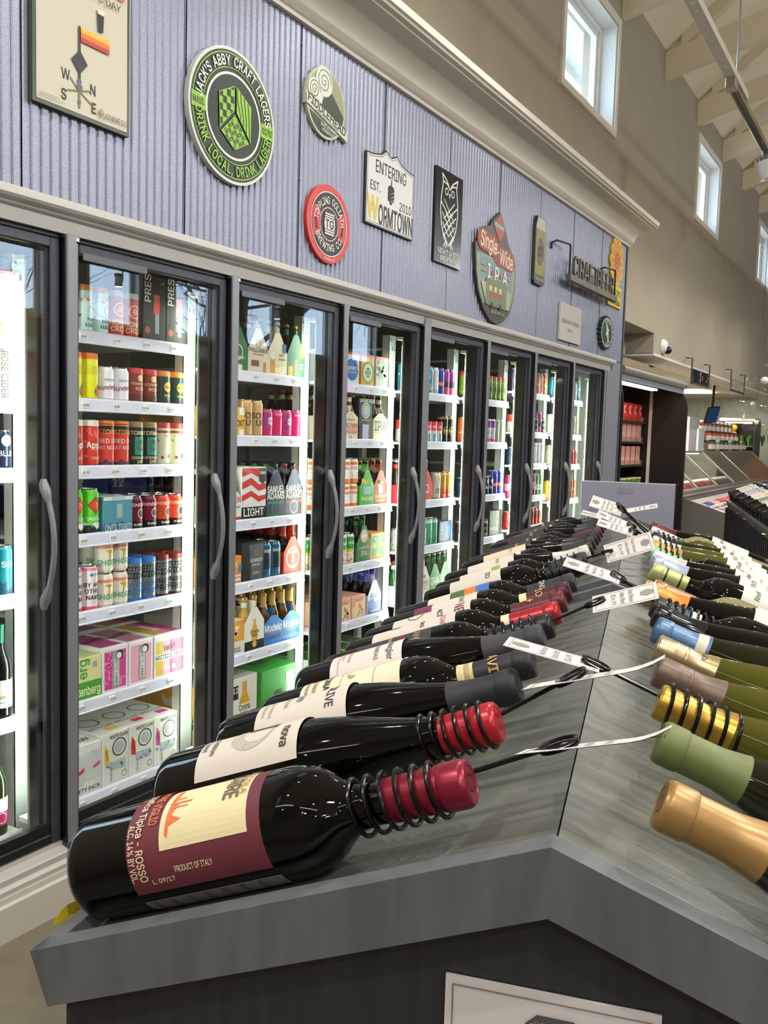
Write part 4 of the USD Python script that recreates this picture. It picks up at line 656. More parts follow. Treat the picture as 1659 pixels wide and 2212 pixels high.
# the vane carries a plain striped flag and a dark ornament here
A_.poly('vane_post', line([(-.018, .115), (-.018, .26)], .004), '#1d1c1e').poly('vane_ornament', Polygon([(-.018, .125), (.012, .16), (-.018, .195), (-.048, .16)]), '#1d1f24')
for k, c in enumerate(['#e8b832', '#e0742c', '#b83a24']): A_.poly('flag_stripe', sbox(-.014, .248-.014*k, .095, .262-.014*k), c, k == 0)
A_.poly('pint_glass', Polygon([(.052, .275), (.07, .275), (.074, .335), (.048, .335)]), '#17151a').poly('pint_foam', Polygon([(.0485, .325), (.0735, .325), (.074, .338), (.048, .338)]), '#e6dcc2')
A_.letters('#4a463c', lambda m, f: put(m, 'GUINNESS', .016, .11, .034, f, bold=False)).letters('#3a362c', lambda m, f: put(m, "ST PATRICK'S DAY", .022, .0, .372, f, bold=False)).letters('#d8502c', lambda m, f: put(m, 'NE', .04, .12, .42, f)).letters('#6a6658', lambda m, f: (put(m, 'IMPORTED STOUT BREWED IN DUBLIN', .0035, -.12, .022, f), put(m, 'PLEASE DRINK RESPONSIBLY', .0035, -.13, .029, f)))
A_.poly('harp', line([(.058, .026), (.055, .044), (.064, .048), (.069, .04), (.061, .026)], .0014), '#8a7a50')
# round lager sign
R_ = .237
t = board('round_sign', 'large round dark green lager sign with green cube emblem', circle(R_, 64), .02, '#c9cdc6', 2.595, 2.668)
A_ = Art(t, .02); GRN, DKG = '#86b832', '#0b2213'
rg = lambda a, b: circle(a, 64).difference(circle(b, 64))
A_.poly('ring_field', rg(.226, .150), DKG).poly('thin_ring', rg(.219, .215), GRN).poly('white_ring', rg(.152, .143), '#d8dcd4').poly('centre', circle(.143, 64), '#0b1f13')
A_.poly('thin_ring', rg(.168, .1645), GRN)
A_.poly('side_plaque', sbox(-.225, -.026, -.152, .026), GRN).poly('side_plaque', sbox(.152, -.026, .225, .026), GRN, False).letters('#1c2c18', lambda m, f: put(m, 'MASS.', .022, -.189, 0, f, fit=.06)).letters('#1c2c18', lambda m, f: put(m, '01702', .022, .189, 0, f, fit=.06))
A_.letters('#d4dad0', lambda m, f: ring(m, "JACK'S ABBY CRAFT LAGERS", .034, .191, 90, f, wide=.78, gap=.12)).letters(GRN, lambda m, f: ring(m, 'DRINK LOCAL, DRINK LAGER.', .034, .191, 270, f, inward=True, wide=.78, gap=.12))
L = Polygon([(-.088, .063), (-.004, .108), (-.004, .02), (-.082, -.06)]); Rr = Polygon([(.006, .108), (.09, .06), (.09, -.07), (.008, .016)]); Bo = Polygon([(-.075, -.068), (0, .006), (.08, -.075), (0, -.118)])
A_.poly('cube_left_face', L, GRN).poly('cube_right_face', Rr, GRN, False).poly('cube_lower_face', Bo, GRN, False)
ck = [sbox(-.088+.021*i, -.07+.024*j+.011*i*.5, -.067+.021*i, -.046+.024*j+.011*i*.5) for i in range(4) for j in range(8) if (i+j) % 2]
A_.poly('checks', unary_union(ck).intersection(L.buffer(-.003)), DKG).poly('wood_grain', unary_union([line([(.006+.02*i, .12), (.012+.02*i, .06), (.03+.016*i, .01), (.03+.018*i, -.08)], .0022) for i in range(5)]).intersection(Rr.buffer(-.002)), DKG, False)
A_.poly('hop_scales', unary_union([circle(.021, 20, (-.06+.03*i+(.015 if j % 2 else 0), -.02-.026*j)).difference(circle(.018, 20, (-.06+.03*i+(.015 if j % 2 else 0), -.02-.026*j))) for i in range(5) for j in range(4)]).intersection(Bo.buffer(-.002)), DKG, False)
# spiral fern sign
t = board('fern_sign', 'sage green fern-spiral brewery sign with hills', unary_union([circle(.143, 40), tr(circle(.065, 24), -.02, .082), tr(circle(.05, 24), -.088, .03), Polygon([(-.148, .008), (.158, -.07), (.158, -.118), (-.148, -.04)])]), .014, '#b9bda2', 3.185, 2.905)
A_ = Art(t, .014); A_.poly('sky', circle(.132, 40).intersection(sbox(-.14, -.02, .14, .14)), '#9a9a78').poly('hills', Polygon([(-.13, -.02), (-.06, .03), (-.03, .01), (.04, .052), (.09, .01), (.13, -.02), (.12, -.06), (-.12, -.03)]).intersection(circle(.131, 40)), '#39453a').poly('base', circle(.132, 40).intersection(Polygon([(-.14, -.05), (.14, -.12), (.14, -.16), (-.14, -.16)])), '#39453a', False)
A_.poly('fern_stems', unary_union([line([(-.05, -.03), (-.035, .03), (-.055, .07)], .011), line([(-.075, -.03), (-.07, .0), (-.11, .03)], .009)]), '#d4d6c6')
for cx, cy, r in ((-.02, .082, .06), (-.088, .03, .046)):
    A_.poly('fern_head', circle(r, 30, (cx, cy)), '#d4d6c6'); sp = [(cx+r*.85*(1-k/60)*math.cos(k*.26), cy+r*.85*(1-k/60)*math.sin(k*.26)) for k in range(58)]; A_.poly('fern_spiral', line(sp, .0018), '#4a5646')
A_.poly('banner', Polygon([(-.145, .004), (.155, -.072), (.155, -.114), (-.145, -.038)]), '#c6c8b8'); rt_ = math.radians(-14.2)
A_.letters('#2f3830', lambda m, f: put(m, 'FIDDLEHEAD', .034, .004, -.045, f, rot=rt_, fit=.285)).letters('#8a8c7c', lambda m, f: put(m, 'BREWING COMPANY', .012, .0, -.072, f, rot=rt_, fit=.27)).letters('#c6c8b8', lambda m, f: (put(m, 'SHELBURNE', .014, .01, -.098, f, rot=-.1), put(m, 'VERMONT', .014, .01, -.117, f, rot=-.1)))
# red round brewery sign
t = board('round_sign', 'red and black round brewery sign with barrel emblem', circle(.162, 56), .016, '#c8302a', 3.222, 2.418)
A_ = Art(t, .016); A_.poly('field', circle(.135, 56), '#1f1a1a').poly('white_ring', rg(.135, .130), '#cfc8c4').poly('ring', rg(.07, .066), '#cfc8c4', False)
A_.poly('side_scene', unary_union([Polygon([(.07*math.cos(a), .07*math.sin(a)) for a in np.linspace(s-.55, s+.55, 10)]+[(.127*math.cos(a), .127*math.sin(a)) for a in np.linspace(s+.55, s-.55, 10)]) for s in (0, PI)]), '#c8302a').poly('small_figure', unary_union([line([(s*.095, -.03), (s*.1, .0), (s*.096, .018)], .006).union(line([(s*.1, 0), (s*.113, .012)], .003)).union(circle(.006, 10, (s*.096, .026))).union(line([(s*.1, -.0), (s*.086, -.032)], .004)) for s in (1, -1)]), '#1f1a1a')
A_.letters('#ded4ce', lambda m, f: (ring(m, 'TOPPLING GOLIATH', .029, .098, 90, f, wide=.7, gap=.1), ring(m, 'BREWING CO.', .029, .098, 270, f, inward=True, wide=.75, gap=.12)))
A_.poly('barrel', Polygon([(-.034, -.045), (.034, -.045), (.04, 0), (.034, .045), (-.034, .045), (-.04, 0)]), '#d6d2ca').poly('barrel_hoops', unary_union([sbox(-.038, z, .038, z+.004) for z in (-.037, -.026, .024, .034)]), '#55504a').letters('#17140f', lambda m, f: put(m, 'TG', .034, 0, 0, f)).letters('#e8c8c0', lambda m, f: ring(m, 'DECORAH, IA', .008, .148, 270, f, inward=True))
# white town-border sign
og = [(-.222, -.166), (.222, -.166), (.222, .15), (.18, .152), (.14, .158), (.09, .17), (.05, .196), (.0, .176), (-.05, .196), (-.09, .17), (-.14, .158), (-.18, .152), (-.222, .15)]
t = board('town_sign', 'white ogee-topped town-line sign with black lettering and yellow initial', Polygon(og), .012, '#2a2a2c', 3.732, 2.658)
A_ = Art(t, .012); A_.poly('white_face', Polygon(og).buffer(-.007), '#d6d6d4').poly('inner_line', Polygon(og).buffer(-.013).difference(Polygon(og).buffer(-.0155)), '#55565a')
A_.letters(K, lambda m, f: (put(m, 'ENTERING', .056, 0, .105, f, bold=False, wide=.8, fit=.28), put(m, 'EST.', .04, -.14, .012, f, bold=False, wide=.8), put(m, '2010', .04, .14, -.03, f, bold=False, wide=.85), put(m, 'ORMTOWN', .085, .052, -.105, f, fit=.32))).letters('#d8c02c', lambda m, f: put(m, 'W', .1, -.158, -.085, f, wide=.75))
A_.poly('hop_cone', unary_union([tr(affinity.rotate(sc(circle(1, 10), .013, .019), 20*i), .016*i, .03-.018*j-(abs(i)*.004)) for j in range(4) for i in (-1, 0, 1) if not (j == 3 and i)]+[line([(0, .04), (.004, .072)], .003)]).difference(unary_union([line([(-.03, .02-.018*j), (0, .008-.018*j), (.03, .02-.018*j)], .0016) for j in range(4)])), K)
# black owl sign
t = board('owl_sign', 'black rectangular brewery sign with white owl outline', sbox(-.155, -.24, .155, .24), .014, '#111112', 4.335, 2.68, rough=.2)
A_ = Art(t, .014); ow = []
for s in (1, -1):
    ow += [line([(s*.012, .165), (s*.04, .19), (s*.088, .215), (s*.078, .17), (s*.095, .1), (s*.1, .03), (s*.085, -.04), (s*.055, -.1), (s*.02, -.13)], .0048), line([(0, .15), (s*.03, .172), (s*.075, .18)], .004), circle(.02, 20, (s*.036, .135)).difference(circle(.013, 20, (s*.036, .135)))]
    ow += [line([(s*.02, -.13), (s*.028, -.15)], .005), line([(s*.035, -.125), (s*.05, -.15)], .005)]
for k in range(4): ow += [line([(-.09+.01*k, .07-.05*k), (0, .01-.05*k), (.09-.01*k, .07-.05*k)], .004)]
for k in range(3): ow += [line([(-.06+.02*k, .09-.06*k), (.06, -.01-.045*k)], .0036), line([(.06-.02*k, .09-.06*k), (-.06, -.01-.045*k)], .0036)]
A_.poly('owl_outline', unary_union(ow), '#d2d4d4').poly('owl_beak', Polygon([(-.01, .13), (.01, .13), (0, .1)]), '#d2d4d4', False)
A_.letters('#d2d4d4', lambda m, f: (put(m, 'NIGHT SHIFT', .026, 0, -.177, f, fit=.27), put(m, 'BREWING.', .026, 0, -.212, f, fit=.2)))
# shield-shaped IPA sign
sh = [(-.24, .14), (-.2, .2), (-.1, .23), (-.07, .265), (.03, .33), (.1, .26), (.16, .17), (.26, .1), (.28, .04), (.28, -.06), (.262, -.14), (.21, -.225), (.12, -.285), (.03, -.31), (-.06, -.298), (-.16, -.24), (-.235, -.15), (-.272, -.05), (-.285, .04), (-.29, .1)]
t = board('shield_sign', 'shield-shaped IPA sign with red script and a trailer', Polygon(sh).buffer(.006), .02, '#3a3632', 4.955, 2.522)
A_ = Art(t, .02); A_.poly('field', Polygon(sh).buffer(-.006).intersection(sbox(-.3, -.32, .3, .06)), '#8c9a7c').poly('blue_panel', Polygon([(-.235, .055), (.235, .03), (.22, -.1), (-.215, -.075)]), '#6f8f96').poly('ground', Polygon(sh).buffer(-.008).intersection(sbox(-.3, -.4, .3, -.215)), '#3a342c', False)
A_.poly('diamond', Polygon([(-.07, .255), (.03, .325), (.105, .25), (.03, .16)]), '#b83a30').poly('diamond_band', Polygon([(-.06, .275), (.09, .262), (.09, .23), (-.06, .24)]), '#4f8a86').letters('#d8d2c2', lambda m, f: put(m, 'BOULEVARD', .018, .015, .252, f, fit=.125, rot=-.06))
A_.poly('script_backing', line([(-.22, .14), (-.05, .125), (.02, .085), (.2, .075)], .06), '#8f2f26').letters('#e6cfae', lambda m, f: (put(m, 'Single', .085, -.12, .135, f, rot=-.1, fit=.23), put(m, 'Wide', .085, .135, .08, f, rot=-.06, fit=.2), put(m, '-', .06, .01, .105, f)))
A_.letters('#e8dcc0', lambda m, f: (put(m, 'I', .08, -.11, -.025, f), put(m, 'P', .08, .0, -.03, f), put(m, 'A', .08, .12, -.035, f))).poly('dots', unary_union([circle(.014, 12, (-.055, -.028)), circle(.014, 12, (.062, -.033))]), '#c8452f').poly('stripes', unary_union([sbox(s*.18-.03, z, s*.18+.03, z+.007) for s in (1, -1) for z in (-.005, -.04)]), '#c86a4a', False)
A_.poly('hill', Polygon([(-.215, -.1), (-.1, -.085), (0, -.1), (.12, -.09), (.215, -.12), (.19, -.215), (-.14, -.215)]), '#a9ac93').poly('trailer', affinity.scale(sbox(-.13, -.2, .13, -.085).buffer(.02), 1, 1), '#6f7a58').poly('trailer_stripe', sbox(-.09, -.165, .08, -.14), '#a04a3c').poly('trailer_window', unary_union([sbox(x, -.135, x+.035, -.105) for x in (-.1, -.03, .04)]), '#d8c88a', False).poly('wheel', unary_union([circle(.018, 14, (-.06, -.215)), circle(.018, 14, (.06, -.215))]), '#1c1a18')
A_.letters('#a89a72', lambda m, f: put(m, 'INDIA PALE ALE', .02, .03, -.25, f, fit=.2))
# embossed can-shaped sign
cs = [(-.075, -.21), (.075, -.21), (.092, -.19), (.092, .15), (.07, .2), (.065, .22), (-.065, .22), (-.07, .2), (-.092, .15), (-.092, -.19)]
t = board('can_sign', 'embossed can-shaped tin sign in olive swirls', Polygon(cs), .022, '#3a3c34', 5.632, 2.75)
A_ = Art(t, .022); A_.poly('can_face', Polygon(cs).buffer(-.006).intersection(sbox(-1, -.15, 1, .14)), '#77783c').poly('can_top', Polygon(cs).buffer(-.006).intersection(sbox(-1, .14, 1, 1)), '#b5b2a0', False)
A_.poly('swirls', unary_union([line([(-.08+.03*i, -.14), (-.05+.03*i, -.05), (-.09+.04*i, .04), (-.04+.03*i, .13)], .006) for i in range(5)]).intersection(sbox(-.083, -.15, .083, .138)), '#a8924a').poly('oval', sc(circle(1, 30), .05, .085), '#55562c').poly('oval_ring', sc(rg(1, .86), .05, .085), '#2a2a1c').letters('#2a2a1c', lambda m, f: (put(m, 'JUICE', .03, 0, .02, f, fit=.07), put(m, 'PALE', .022, 0, -.02, f, fit=.06))).letters('#b5b2a0', lambda m, f: put(m, 'SUPER JUICE', .018, 0, -.178, f, fit=.14))
# metal letters on a bar
t = thing('letter_sign', 'weathered metal CRAFT BEER letters standing on a bar bracket', 'sign', frame((0, 0, 0)))
RUST = noisy('weathered_metal', '#6a6558', '#7d776a', 30, .5, metal=.5)
LM = frame((.10, 6.585, 2.675), (0, 1, 0), (0, 0, 1), (1, 0, 0))
obj('bar', MB().box((.085, 6.04, 2.63), (.125, 7.13, 2.675), .003), RUST, t)
for s, u in (('CRAFT', -.19), ('BEER', .27)):
    m = meshkit.text_mesh(s, .14, .015, False); v = np.array(m.vertices); v[:, 0] -= v[:, 0].mean()*0+np.ptp(v[:, 0])/2+v[:, 0].min(); v = v*[.88, 1, 1]+[u, 0, 0]
    obj('letters', (v@LM[:3, :3]+LM[3, :3], np.array(m.faces)), RUST, t, smooth=False)
for y in (6.06, 7.11): obj('hook_bracket', MB().tube([(.04, y-.19, 2.82), (.04, y-.19, 2.86), (.07, y-.17, 2.875), (.1, y, 2.878), (.105, y, 2.86), (.105, y, 2.65)], .007, 6), mat('#1c1c1e', .4, .5), t)
# yellow sunshine sign
ptl = unary_union([circle(.12, 30, (0, .1))]+[circle(.045, 16, (.135*math.cos(a), .1+.16*math.sin(a))) for a in np.linspace(0, 2*PI, 13)[:-1]]+[sbox(-.19, -.26, .17, -.09)])
t = board('sun_sign', 'yellow sunburst brewery sign at the cladding end', ptl, .014, '#d8b830', 7.33, 2.885)
A_ = Art(t, .014); A_.poly('petals', unary_union([affinity.rotate(tr(sc(circle(1, 14), .05, .026), .12, 0), math.degrees(a), origin=(0, 0)) for a in np.linspace(0, 2*PI, 13)[:-1]]), '#d88a2c') if 0 else A_.poly('petals', tr(unary_union([affinity.rotate(tr(sc(circle(1, 14), .045, .02), .125, 0), math.degrees(a), origin=(0, 0)) for a in np.linspace(0, 2*PI, 13)[:-1]]), 0, .1), '#d8842c').poly('sun_face', circle(.085, 30, (0, .1)), '#d07a30').poly('sun_swirl', line([(.07*(1-k/40)*math.cos(k*.35), .1+.07*(1-k/40)*math.sin(k*.35)) for k in range(36)], .006), '#a8482c')
A_.poly('name_band', sbox(-.18, -.19, .16, -.1), '#d6c63a').letters('#2c4a30', lambda m, f: (put(m, "LAWSON'S", .05, -.01, -.145, f, fit=.3), put(m, 'Finest Liquids', .034, -.01, -.22, f, fit=.28)))
# white plaque and green bottle-cap sign
t = board('plaque_sign', 'blank-looking white plaque with faint grey lettering', sbox(-.225, -.13, .225, .13), .014, '#cfcbc4', 6.3, 2.365, rough=.15)
A_ = Art(t, .014); A_.letters('#7d7a74', lambda m, f: (put(m, 'Maine Beer Company', .034, 0, .01, f, bold=False, fit=.36), put(m, 'FREEPORT', .016, -.01, -.05, f, bold=False)))
cap = Polygon([((.132+.009*math.cos(21*a))*math.cos(a), (.132+.009*math.cos(21*a))*math.sin(a)) for a in np.linspace(0, 2*PI, 190)[:-1]])
t = board('bottle_cap_sign', 'green bottle-cap sign with white fish', sc(cap, 1.18, .95), .03, '#2c4a38', 7.105, 2.392)
A_ = Art(t, .03); A_.poly('ring', sc(rg(.118, .108), 1.18, .95), '#c4ccc2').poly('fish', Polygon([(-.03, .09), (.0, .06), (.03, .03), (.055, .035), (.035, .01), (.045, -.05), (.075, -.075), (.03, -.068), (.02, -.09), (.012, -.05), (-.005, -.02), (-.04, -.02), (-.015, .01), (-.03, .05)]), '#c4ccc2').letters('#c4ccc2', lambda m, f: (ring(m, 'DOGFISH', .02, .09, 90, f), ring(m, 'HEAD', .02, .09, 270, f, inward=True)))
# ------------------------------------------------------------------ the wine rack: a low gabled display that turns its end to the camera
A0 = V3(2.124, .474, 1.298); RH = V3(-.2533, .9674, 0); RH /= np.linalg.norm(RH); RC = V3(RH[1], -RH[0], 0); ZZ = V3(0, 0, 1); TH = math.radians(20.5); CT, ST = math.cos(TH), math.sin(TH)
def side(s):                                     # s = -1 left slope, +1 right slope: (down the slope, normal)
    return s*RC*CT-ZZ*ST, s*RC*ST+ZZ*CT
WOODT = noisy('grey_stain_board', '#4b4e48', '#74776e', 3, .36, (13, 1.2, 1.2), detail=7, r0=.3, r1=.7, bumpk=.08, bscale=20)
WOODR = noisy('grey_stain_rim', '#595d5e', '#666a6c', 5, .42, (10, 10, 2), detail=6)
WOODD = noisy('black_wood_panel', '#292b2e', '#323438', 8, .5, (14, 14, .8), detail=5)
SLAB, RIMT, RIMH = .374, .018, .040
def rack(r0, r1, lab):
    o = A0+RH*r0; L = r1-r0
    t = thing('wine_rack', lab, 'wine rack', frame(o, RH, -RC, ZZ), 'gabled wine display racks')        # local x runs along the ridge, y to the left
    def sec(n0, n1, s0, s1, s):                   # a strip of the slope's cross-section, in (across, z)
        return [(s*(a*CT+n*ST), -a*ST+n*CT) for a, n in ((s0, n0), (s1, n0), (s1, n1), (s0, n1))]
    F = frame((0, 0, 0), (0, -1, 0), (0, 0, 1), (-1, 0, 0))          # (across to the right, z), extruded towards the camera
    for s, nm in ((-1, 'left'), (1, 'right')):
        top = Polygon([(s*.0006, -.012/CT), tuple(sec(-.012, 0, 0, SLAB-.004, s)[1]), tuple(sec(-.026, 0, 0, SLAB-.004, s)[1]), (s*.0006, -.026/CT)])
        obj('slope_board', MB().prism(top, -(L-.004), -.004, F), WOODT, t, smooth=False)
        rim = Polygon([(0, 0), tuple(sec(0, 0, 0, SLAB, s)[1]), tuple(sec(-RIMH, 0, 0, SLAB, s)[1]), (0, -RIMH/CT)])
        for e0, e1 in ((0, RIMT), (L-RIMT, L)): obj('end_rim', MB().prism(rim, -e1, -e0, F), WOODR, t, smooth=False)
        obj('bottom_rail', MB().prism(Polygon(sec(-RIMH, 0, SLAB-RIMT, SLAB, s)), -(L-.001), -.001, F), WOODR, t, smooth=False)
        obj('side_panel', MB().box((.03, -s*.33-.008, 0), (L-.03, -s*.33+.008, -1)) if 0 else MB().prism(sbox(s*.33-.008, -o[2], s*.33+.008, -.33*ST/CT-.02), -(L-.03), -.03, F), WOODD, t, smooth=False)
    for e0, e1 in ((.018, .036), (L-.036, L-.018)): obj('end_panel', MB().prism(Polygon([(-.334, -o[2]), (.334, -o[2]), (.334, -.334*ST/CT-.028), (0, -.028), (-.334, -.334*ST/CT-.028)]), -e1, -e0, F), WOODD, t, smooth=False)
rack(0, 1.012, 'grey stained gabled wine rack nearest the camera'); rack(1.085, 2.42, 'grey stained gabled wine rack behind the nearest one')
# the card on the rack's end
sg = thing('rack_sign', 'white sign card with grey border on the rack end, dark tag emblem', 'sign', frame(A0+RH*.0165+RC*.002, RC, ZZ, -RH))
SW = mat('#d9d4d6', .5)
obj('card', MB().box((-.063, -.27, -.0005), (.064, -.097, .0015)), SW, sg, smooth=False)
A_ = Art(sg, .0015); A_.poly('border', sbox(-.0585, -.266, .0595, -.1015).difference(sbox(-.0577, -.2652, .0587, -.1023)), '#77757a')
A_.poly('emblem', Polygon([(-.0135, -.117), (-.0068, -.1105), (.015, -.1105), (.0215, -.117), (.0215, -.126), (.015, -.1325), (-.0068, -.1325), (-.0135, -.126)]), '#55555a').letters('#a89a78', lambda m, f: (put(m, 'CONCORD', .0042, .0045, -.1165, f, bold=False, fit=.026), put(m, 'MARKET', .0042, .0045, -.1235, f, bold=False, fit=.022))).poly('eyelet', circle(.0008, 10, (-.0095, -.1165)), '#e8e6e6')

# ------------------------------------------------------------------ wine bottles
GLB = mat('#030403', .03, 0, ior=1.45); GLO = mat('#4b4a17', .04, 0, ior=1.5); GLD = mat('#1a1c0c', .03, 0, ior=1.5); GLC = mat('#8a8660', .04, 0)
GL = {'b': GLB, 'o': GLO, 'd': GLD, 'c': GLC}
BORD = [(0, .014), (.022, .006), (.031, 0), (.0352, .0015), (.0372, .006), (.0378, .012), (.0378, .172), (.0368, .183), (.0335, .194), (.028, .203), (.0215, .2105), (.0168, .2175), (.0148, .226), (.0142, .24), (.014, .298), (0, .298)]
BURG = [(0, .014), (.024, .006), (.034, 0), (.0385, .002), (.0405, .007), (.041, .013), (.041, .122), (.0403, .137), (.038, .155), (.0338, .176), (.028, .199), (.0222, .221), (.0178, .24), (.0153, .256), (.0146, .268), (.0142, .298), (0, .298)]
def smooth_prof(p):
    p = np.array(p); q = [p[0]]
    for a, b in zip(p[:-1], p[1:]): q += [a*.5+b*.5, b] if np.linalg.norm(b-a) > .02 and 0 else [b]
    return q
COILM = mat('#0d0d0e', .22, .3)
def bottle(s, r, kind, glass, cap, lab, label=None, back=None, phi=10, capz=.232, capfin=(.4, .25), bands=(), captx=(), screw=False, s0=.354, droop=0, disc=None):
    d, n = side(s); pr_ = BORD if kind == 'bord' else BURG; rb = .0378 if kind == 'bord' else .041
    a = -d; ph = math.radians(phi); Fv = n*math.cos(ph)-RH*math.sin(ph); o = A0+RH*r+d*s0+n*(rb-.0118)
    M = frame(o, Fv, np.cross(a, Fv), a)
    t = thing('wine_bottle', lab, 'wine bottle', M, 'wine bottles on the left slope' if s < 0 else 'wine bottles on the right slope')
    obj('glass_body', MB().lathe(pr_, 56), GL[glass], t, smooth=50)
    cr = .0152 if kind == 'bord' else .0157
    def rad(z):                                   # capsule radius over the neck
        return max(cr, np.interp(z, [p[1] for p in pr_[2:]], [p[0] for p in pr_[2:]])+.0005)
    cp = [(rad(capz)-.0004, capz)]+[(rad(z), z) for z in np.linspace(capz+.0005, .28, 8)]
    if screw: cp += [(cr+.0003, .268)]; cp = [c for c in cp if c[1] < .269]+[(cr+(.0007 if i % 2 else .0), .27+.002*i) for i in range(6)]+[(cr+.0003, .283), (cr+.0003, .298), (cr-.001, .3005), (0, .3008)]
    else: cp = [c for c in cp if c[1] < .281]+[(cr, .2815), (cr+.0009, .2825), (cr+.0011, .287), (cr+.0011, .2965), (cr+.0003, .2995), (cr-.0012, .3012), (cr-.004, .3016), (cr-.0045, .301), (0, .301)]
    cap_ = obj('capsule', MB().lathe(cp, 44), mat(cap, *capfin), t, smooth=40)
    for z0, z1, col in bands:
        obj('capsule_band', MB().lathe([(rad(z)+.0004, z) for z in np.linspace(z0, z1, 4)], 44), mat(col, .45), cap_, smooth=40)
    for (st_, h, z, col, an) in captx:
        mb = MB(); q = cyl_fn(cr+.0013, .006); put(mb, st_, h, (cr)*math.radians(an), z, q, fit=.03); obj('lettering', mb, mat(col, .4), cap_, smooth=False)
    if disc:
        mb = MB(); mb.poly(circle(.006, 16).difference(circle(.0046, 16)), plane((0, 0, .3017), (1, 0, 0), (0, 1, 0), (0, 0, 1))); obj('cap_relief', mb, mat(disc, .4, .3), cap_, smooth=False)
    if label:
        z0, z1, hw, col, dec = label; w = 2*rb*math.radians(hw)
        fn = lambda off: cyl_fn(rb+.0002+off, .01)
        mb = MB().poly(sbox(-w/2, z0, w/2, z1), fn(0)); lb = obj('label', mb, mat(col, .55), t, smooth=True)
        art(lb, dec if r < .1 and s < 0 else [(*e[:2], e[2]*.66, *e[3:]) if e[0] == 't' else e for e in dec], fn, w, z1, int(r*1000))
    if back:
        z0, z1, an, hw, col = back; u = rb*math.radians(an); w = 2*rb*math.radians(hw); mb = MB().poly(sbox(u-w/2, z0, u+w/2, z1), cyl_fn(rb+.0003, .01)); bl = obj('back_label', mb, mat(col, .6), t, smooth=True)
        mb = MB()
        for q in range(7): mb.poly(sbox(u-w*.4, z0+.006+q*(z1-z0-.012)/7, u+w*(.4-.1*(q % 3)), z0+.009+q*(z1-z0-.012)/7), cyl_fn(rb+.0007, .01))
        obj('label_print', mb, mat('#6a665c', .6), bl, smooth=False)
    return t, o, a, n
MRN = '#7a2233'; CR = '#d6ccc0'; INKB = '#3c3a38'
def stripes(z0, z1, col, n, hw, rb=.0378): return [('v', 0, rb*hw, z0+(z1-z0)*k/n, z0+(z1-z0)*k/n+.0012, col) for k in range(n)]
LB = []
LB.append(bottle(-1, .065, 'bord', 'b', '#8c1f36', 'dark wine bottle, maroon capsule, maroon and cream label, nearest', (.055, .163, 72, '#6d2f3a', [
    ('v', -.0135, .066, .083, .153, '#e6d9ac'), ('p', [(-.046, .09), (-.036, .1), (-.034, .13), (-.04, .152), (-.0465, .152)], '#b4b08e'), ('p', [(-.03, .0885), (.01, .0875), (.012, .09), (.004, .0905), (.0, .1), (-.004, .0915), (-.012, .096), (-.014, .0915), (-.03, .0925)], '#e0773a'), ('v', -.014, .0014, .088, .106, '#e0773a'), ('v', -.010, .001, .09, .104, '#e0773a'), ('v', -.018, .001, .09, .1, '#e0773a'),
    ('t', 'TORRE', .012, .139, '#6a5a44', -.024, 0, .036), ('t', 'AGRICOLA', .005, .149, '#b08a5c', -.026, 0), ('t', 'LUCUMONE VIGLIO', .007, .077, '#e2763e', -.024, 0, .05), ('t', 'Geografica Tipica - ROSSO', .006, .067, '#e0d0b0', -.004, 0, .085), ('t', 'ALC. 14% BY VOL.', .005, .060, '#e0d0b0', .018, 0, .04), ('t', 'PRODUCT OF ITALY', .0042, .108, '#e0d0b0', .034, 90, .03), ('t', 'L. 09/17', .0034, .082, '#e0d0b0', .04, 90)]), (.055, .165, 104, 20, '#8c897f'), 42, .241, (.32, .45), disc='#5a1424'))
LB.append(bottle(-1, .188, 'burg', 'b', '#b3202f', 'dark sloped-shoulder bottle, bright red capsule, cream swoosh label', (.045, .142, 62, CR, [('o', .095, .02, '#b9b5a8', .006), ('o', .1, .013, CR, .006), ('p', [(-.016, .085), (.002, .09), (.002, .117), (-.016, .112)], '#3a3a3a'), ('t', 'nova', .012, .13, INKB, .02, 0), ('t', 'Tradition', .007, .06, INKB, .01, 0), ('t', 'Macle Tissot', .007, .051, INKB, -.002, 0)]), None, 0, .254, (.3, .2), disc='#7a1420'))
LB.append(bottle(-1, .300, 'burg', 'b', '#26272a', 'dark sloped-shoulder bottle, black capsule, cream olive-lettered label', (.048, .146, 66, CR, [('t', 'OLIVE', .013, .128, INKB, .012, 0), ('t', 'Ave', .014, .095, '#8a7a98', 0, 0), ('t', 'BEAUNE', .006, .08, '#9a948a', .006, 0), ('t', 'MIS EN BOUTEILLE', .0045, .064, '#9a948a', .006, 0), ('t', 'A LA PROPRIETE', .0045, .056, '#9a948a', .006, 0)]), None, 2, .236, (.55, .1), (), [('DU MO', .011, .242, '#c8c4b8', 40)], disc='#4a4a4e'))
LB.append(bottle(-1, .404, 'bord', 'b', '#2a2a2c', 'dark high-shouldered bottle, black capsule with gold crest, sketch label', (.05, .168, 70, '#e2dabc', [('s', 9, .008, '#a39c84', .1, .135), ('b', .098, .0988, '#a39c84'), ('b', .137, .1378, '#a39c84'), ('t', 'AVIGNANO', .012, .082, INKB, .006, 0), ('t', 'Rosso', .009, .068, '#a06a5c', .006, 0), ('t', 'di Montalcino', .006, .058, '#7a746a', .006, 0)]), None, 8, .222, (.5, .15), [(.2225, .24, '#d8c48c'), (.226, .236, '#ece4c8')], [('AVI', .01, .262, '#c8a45c', 30)], disc='#4a4438'))
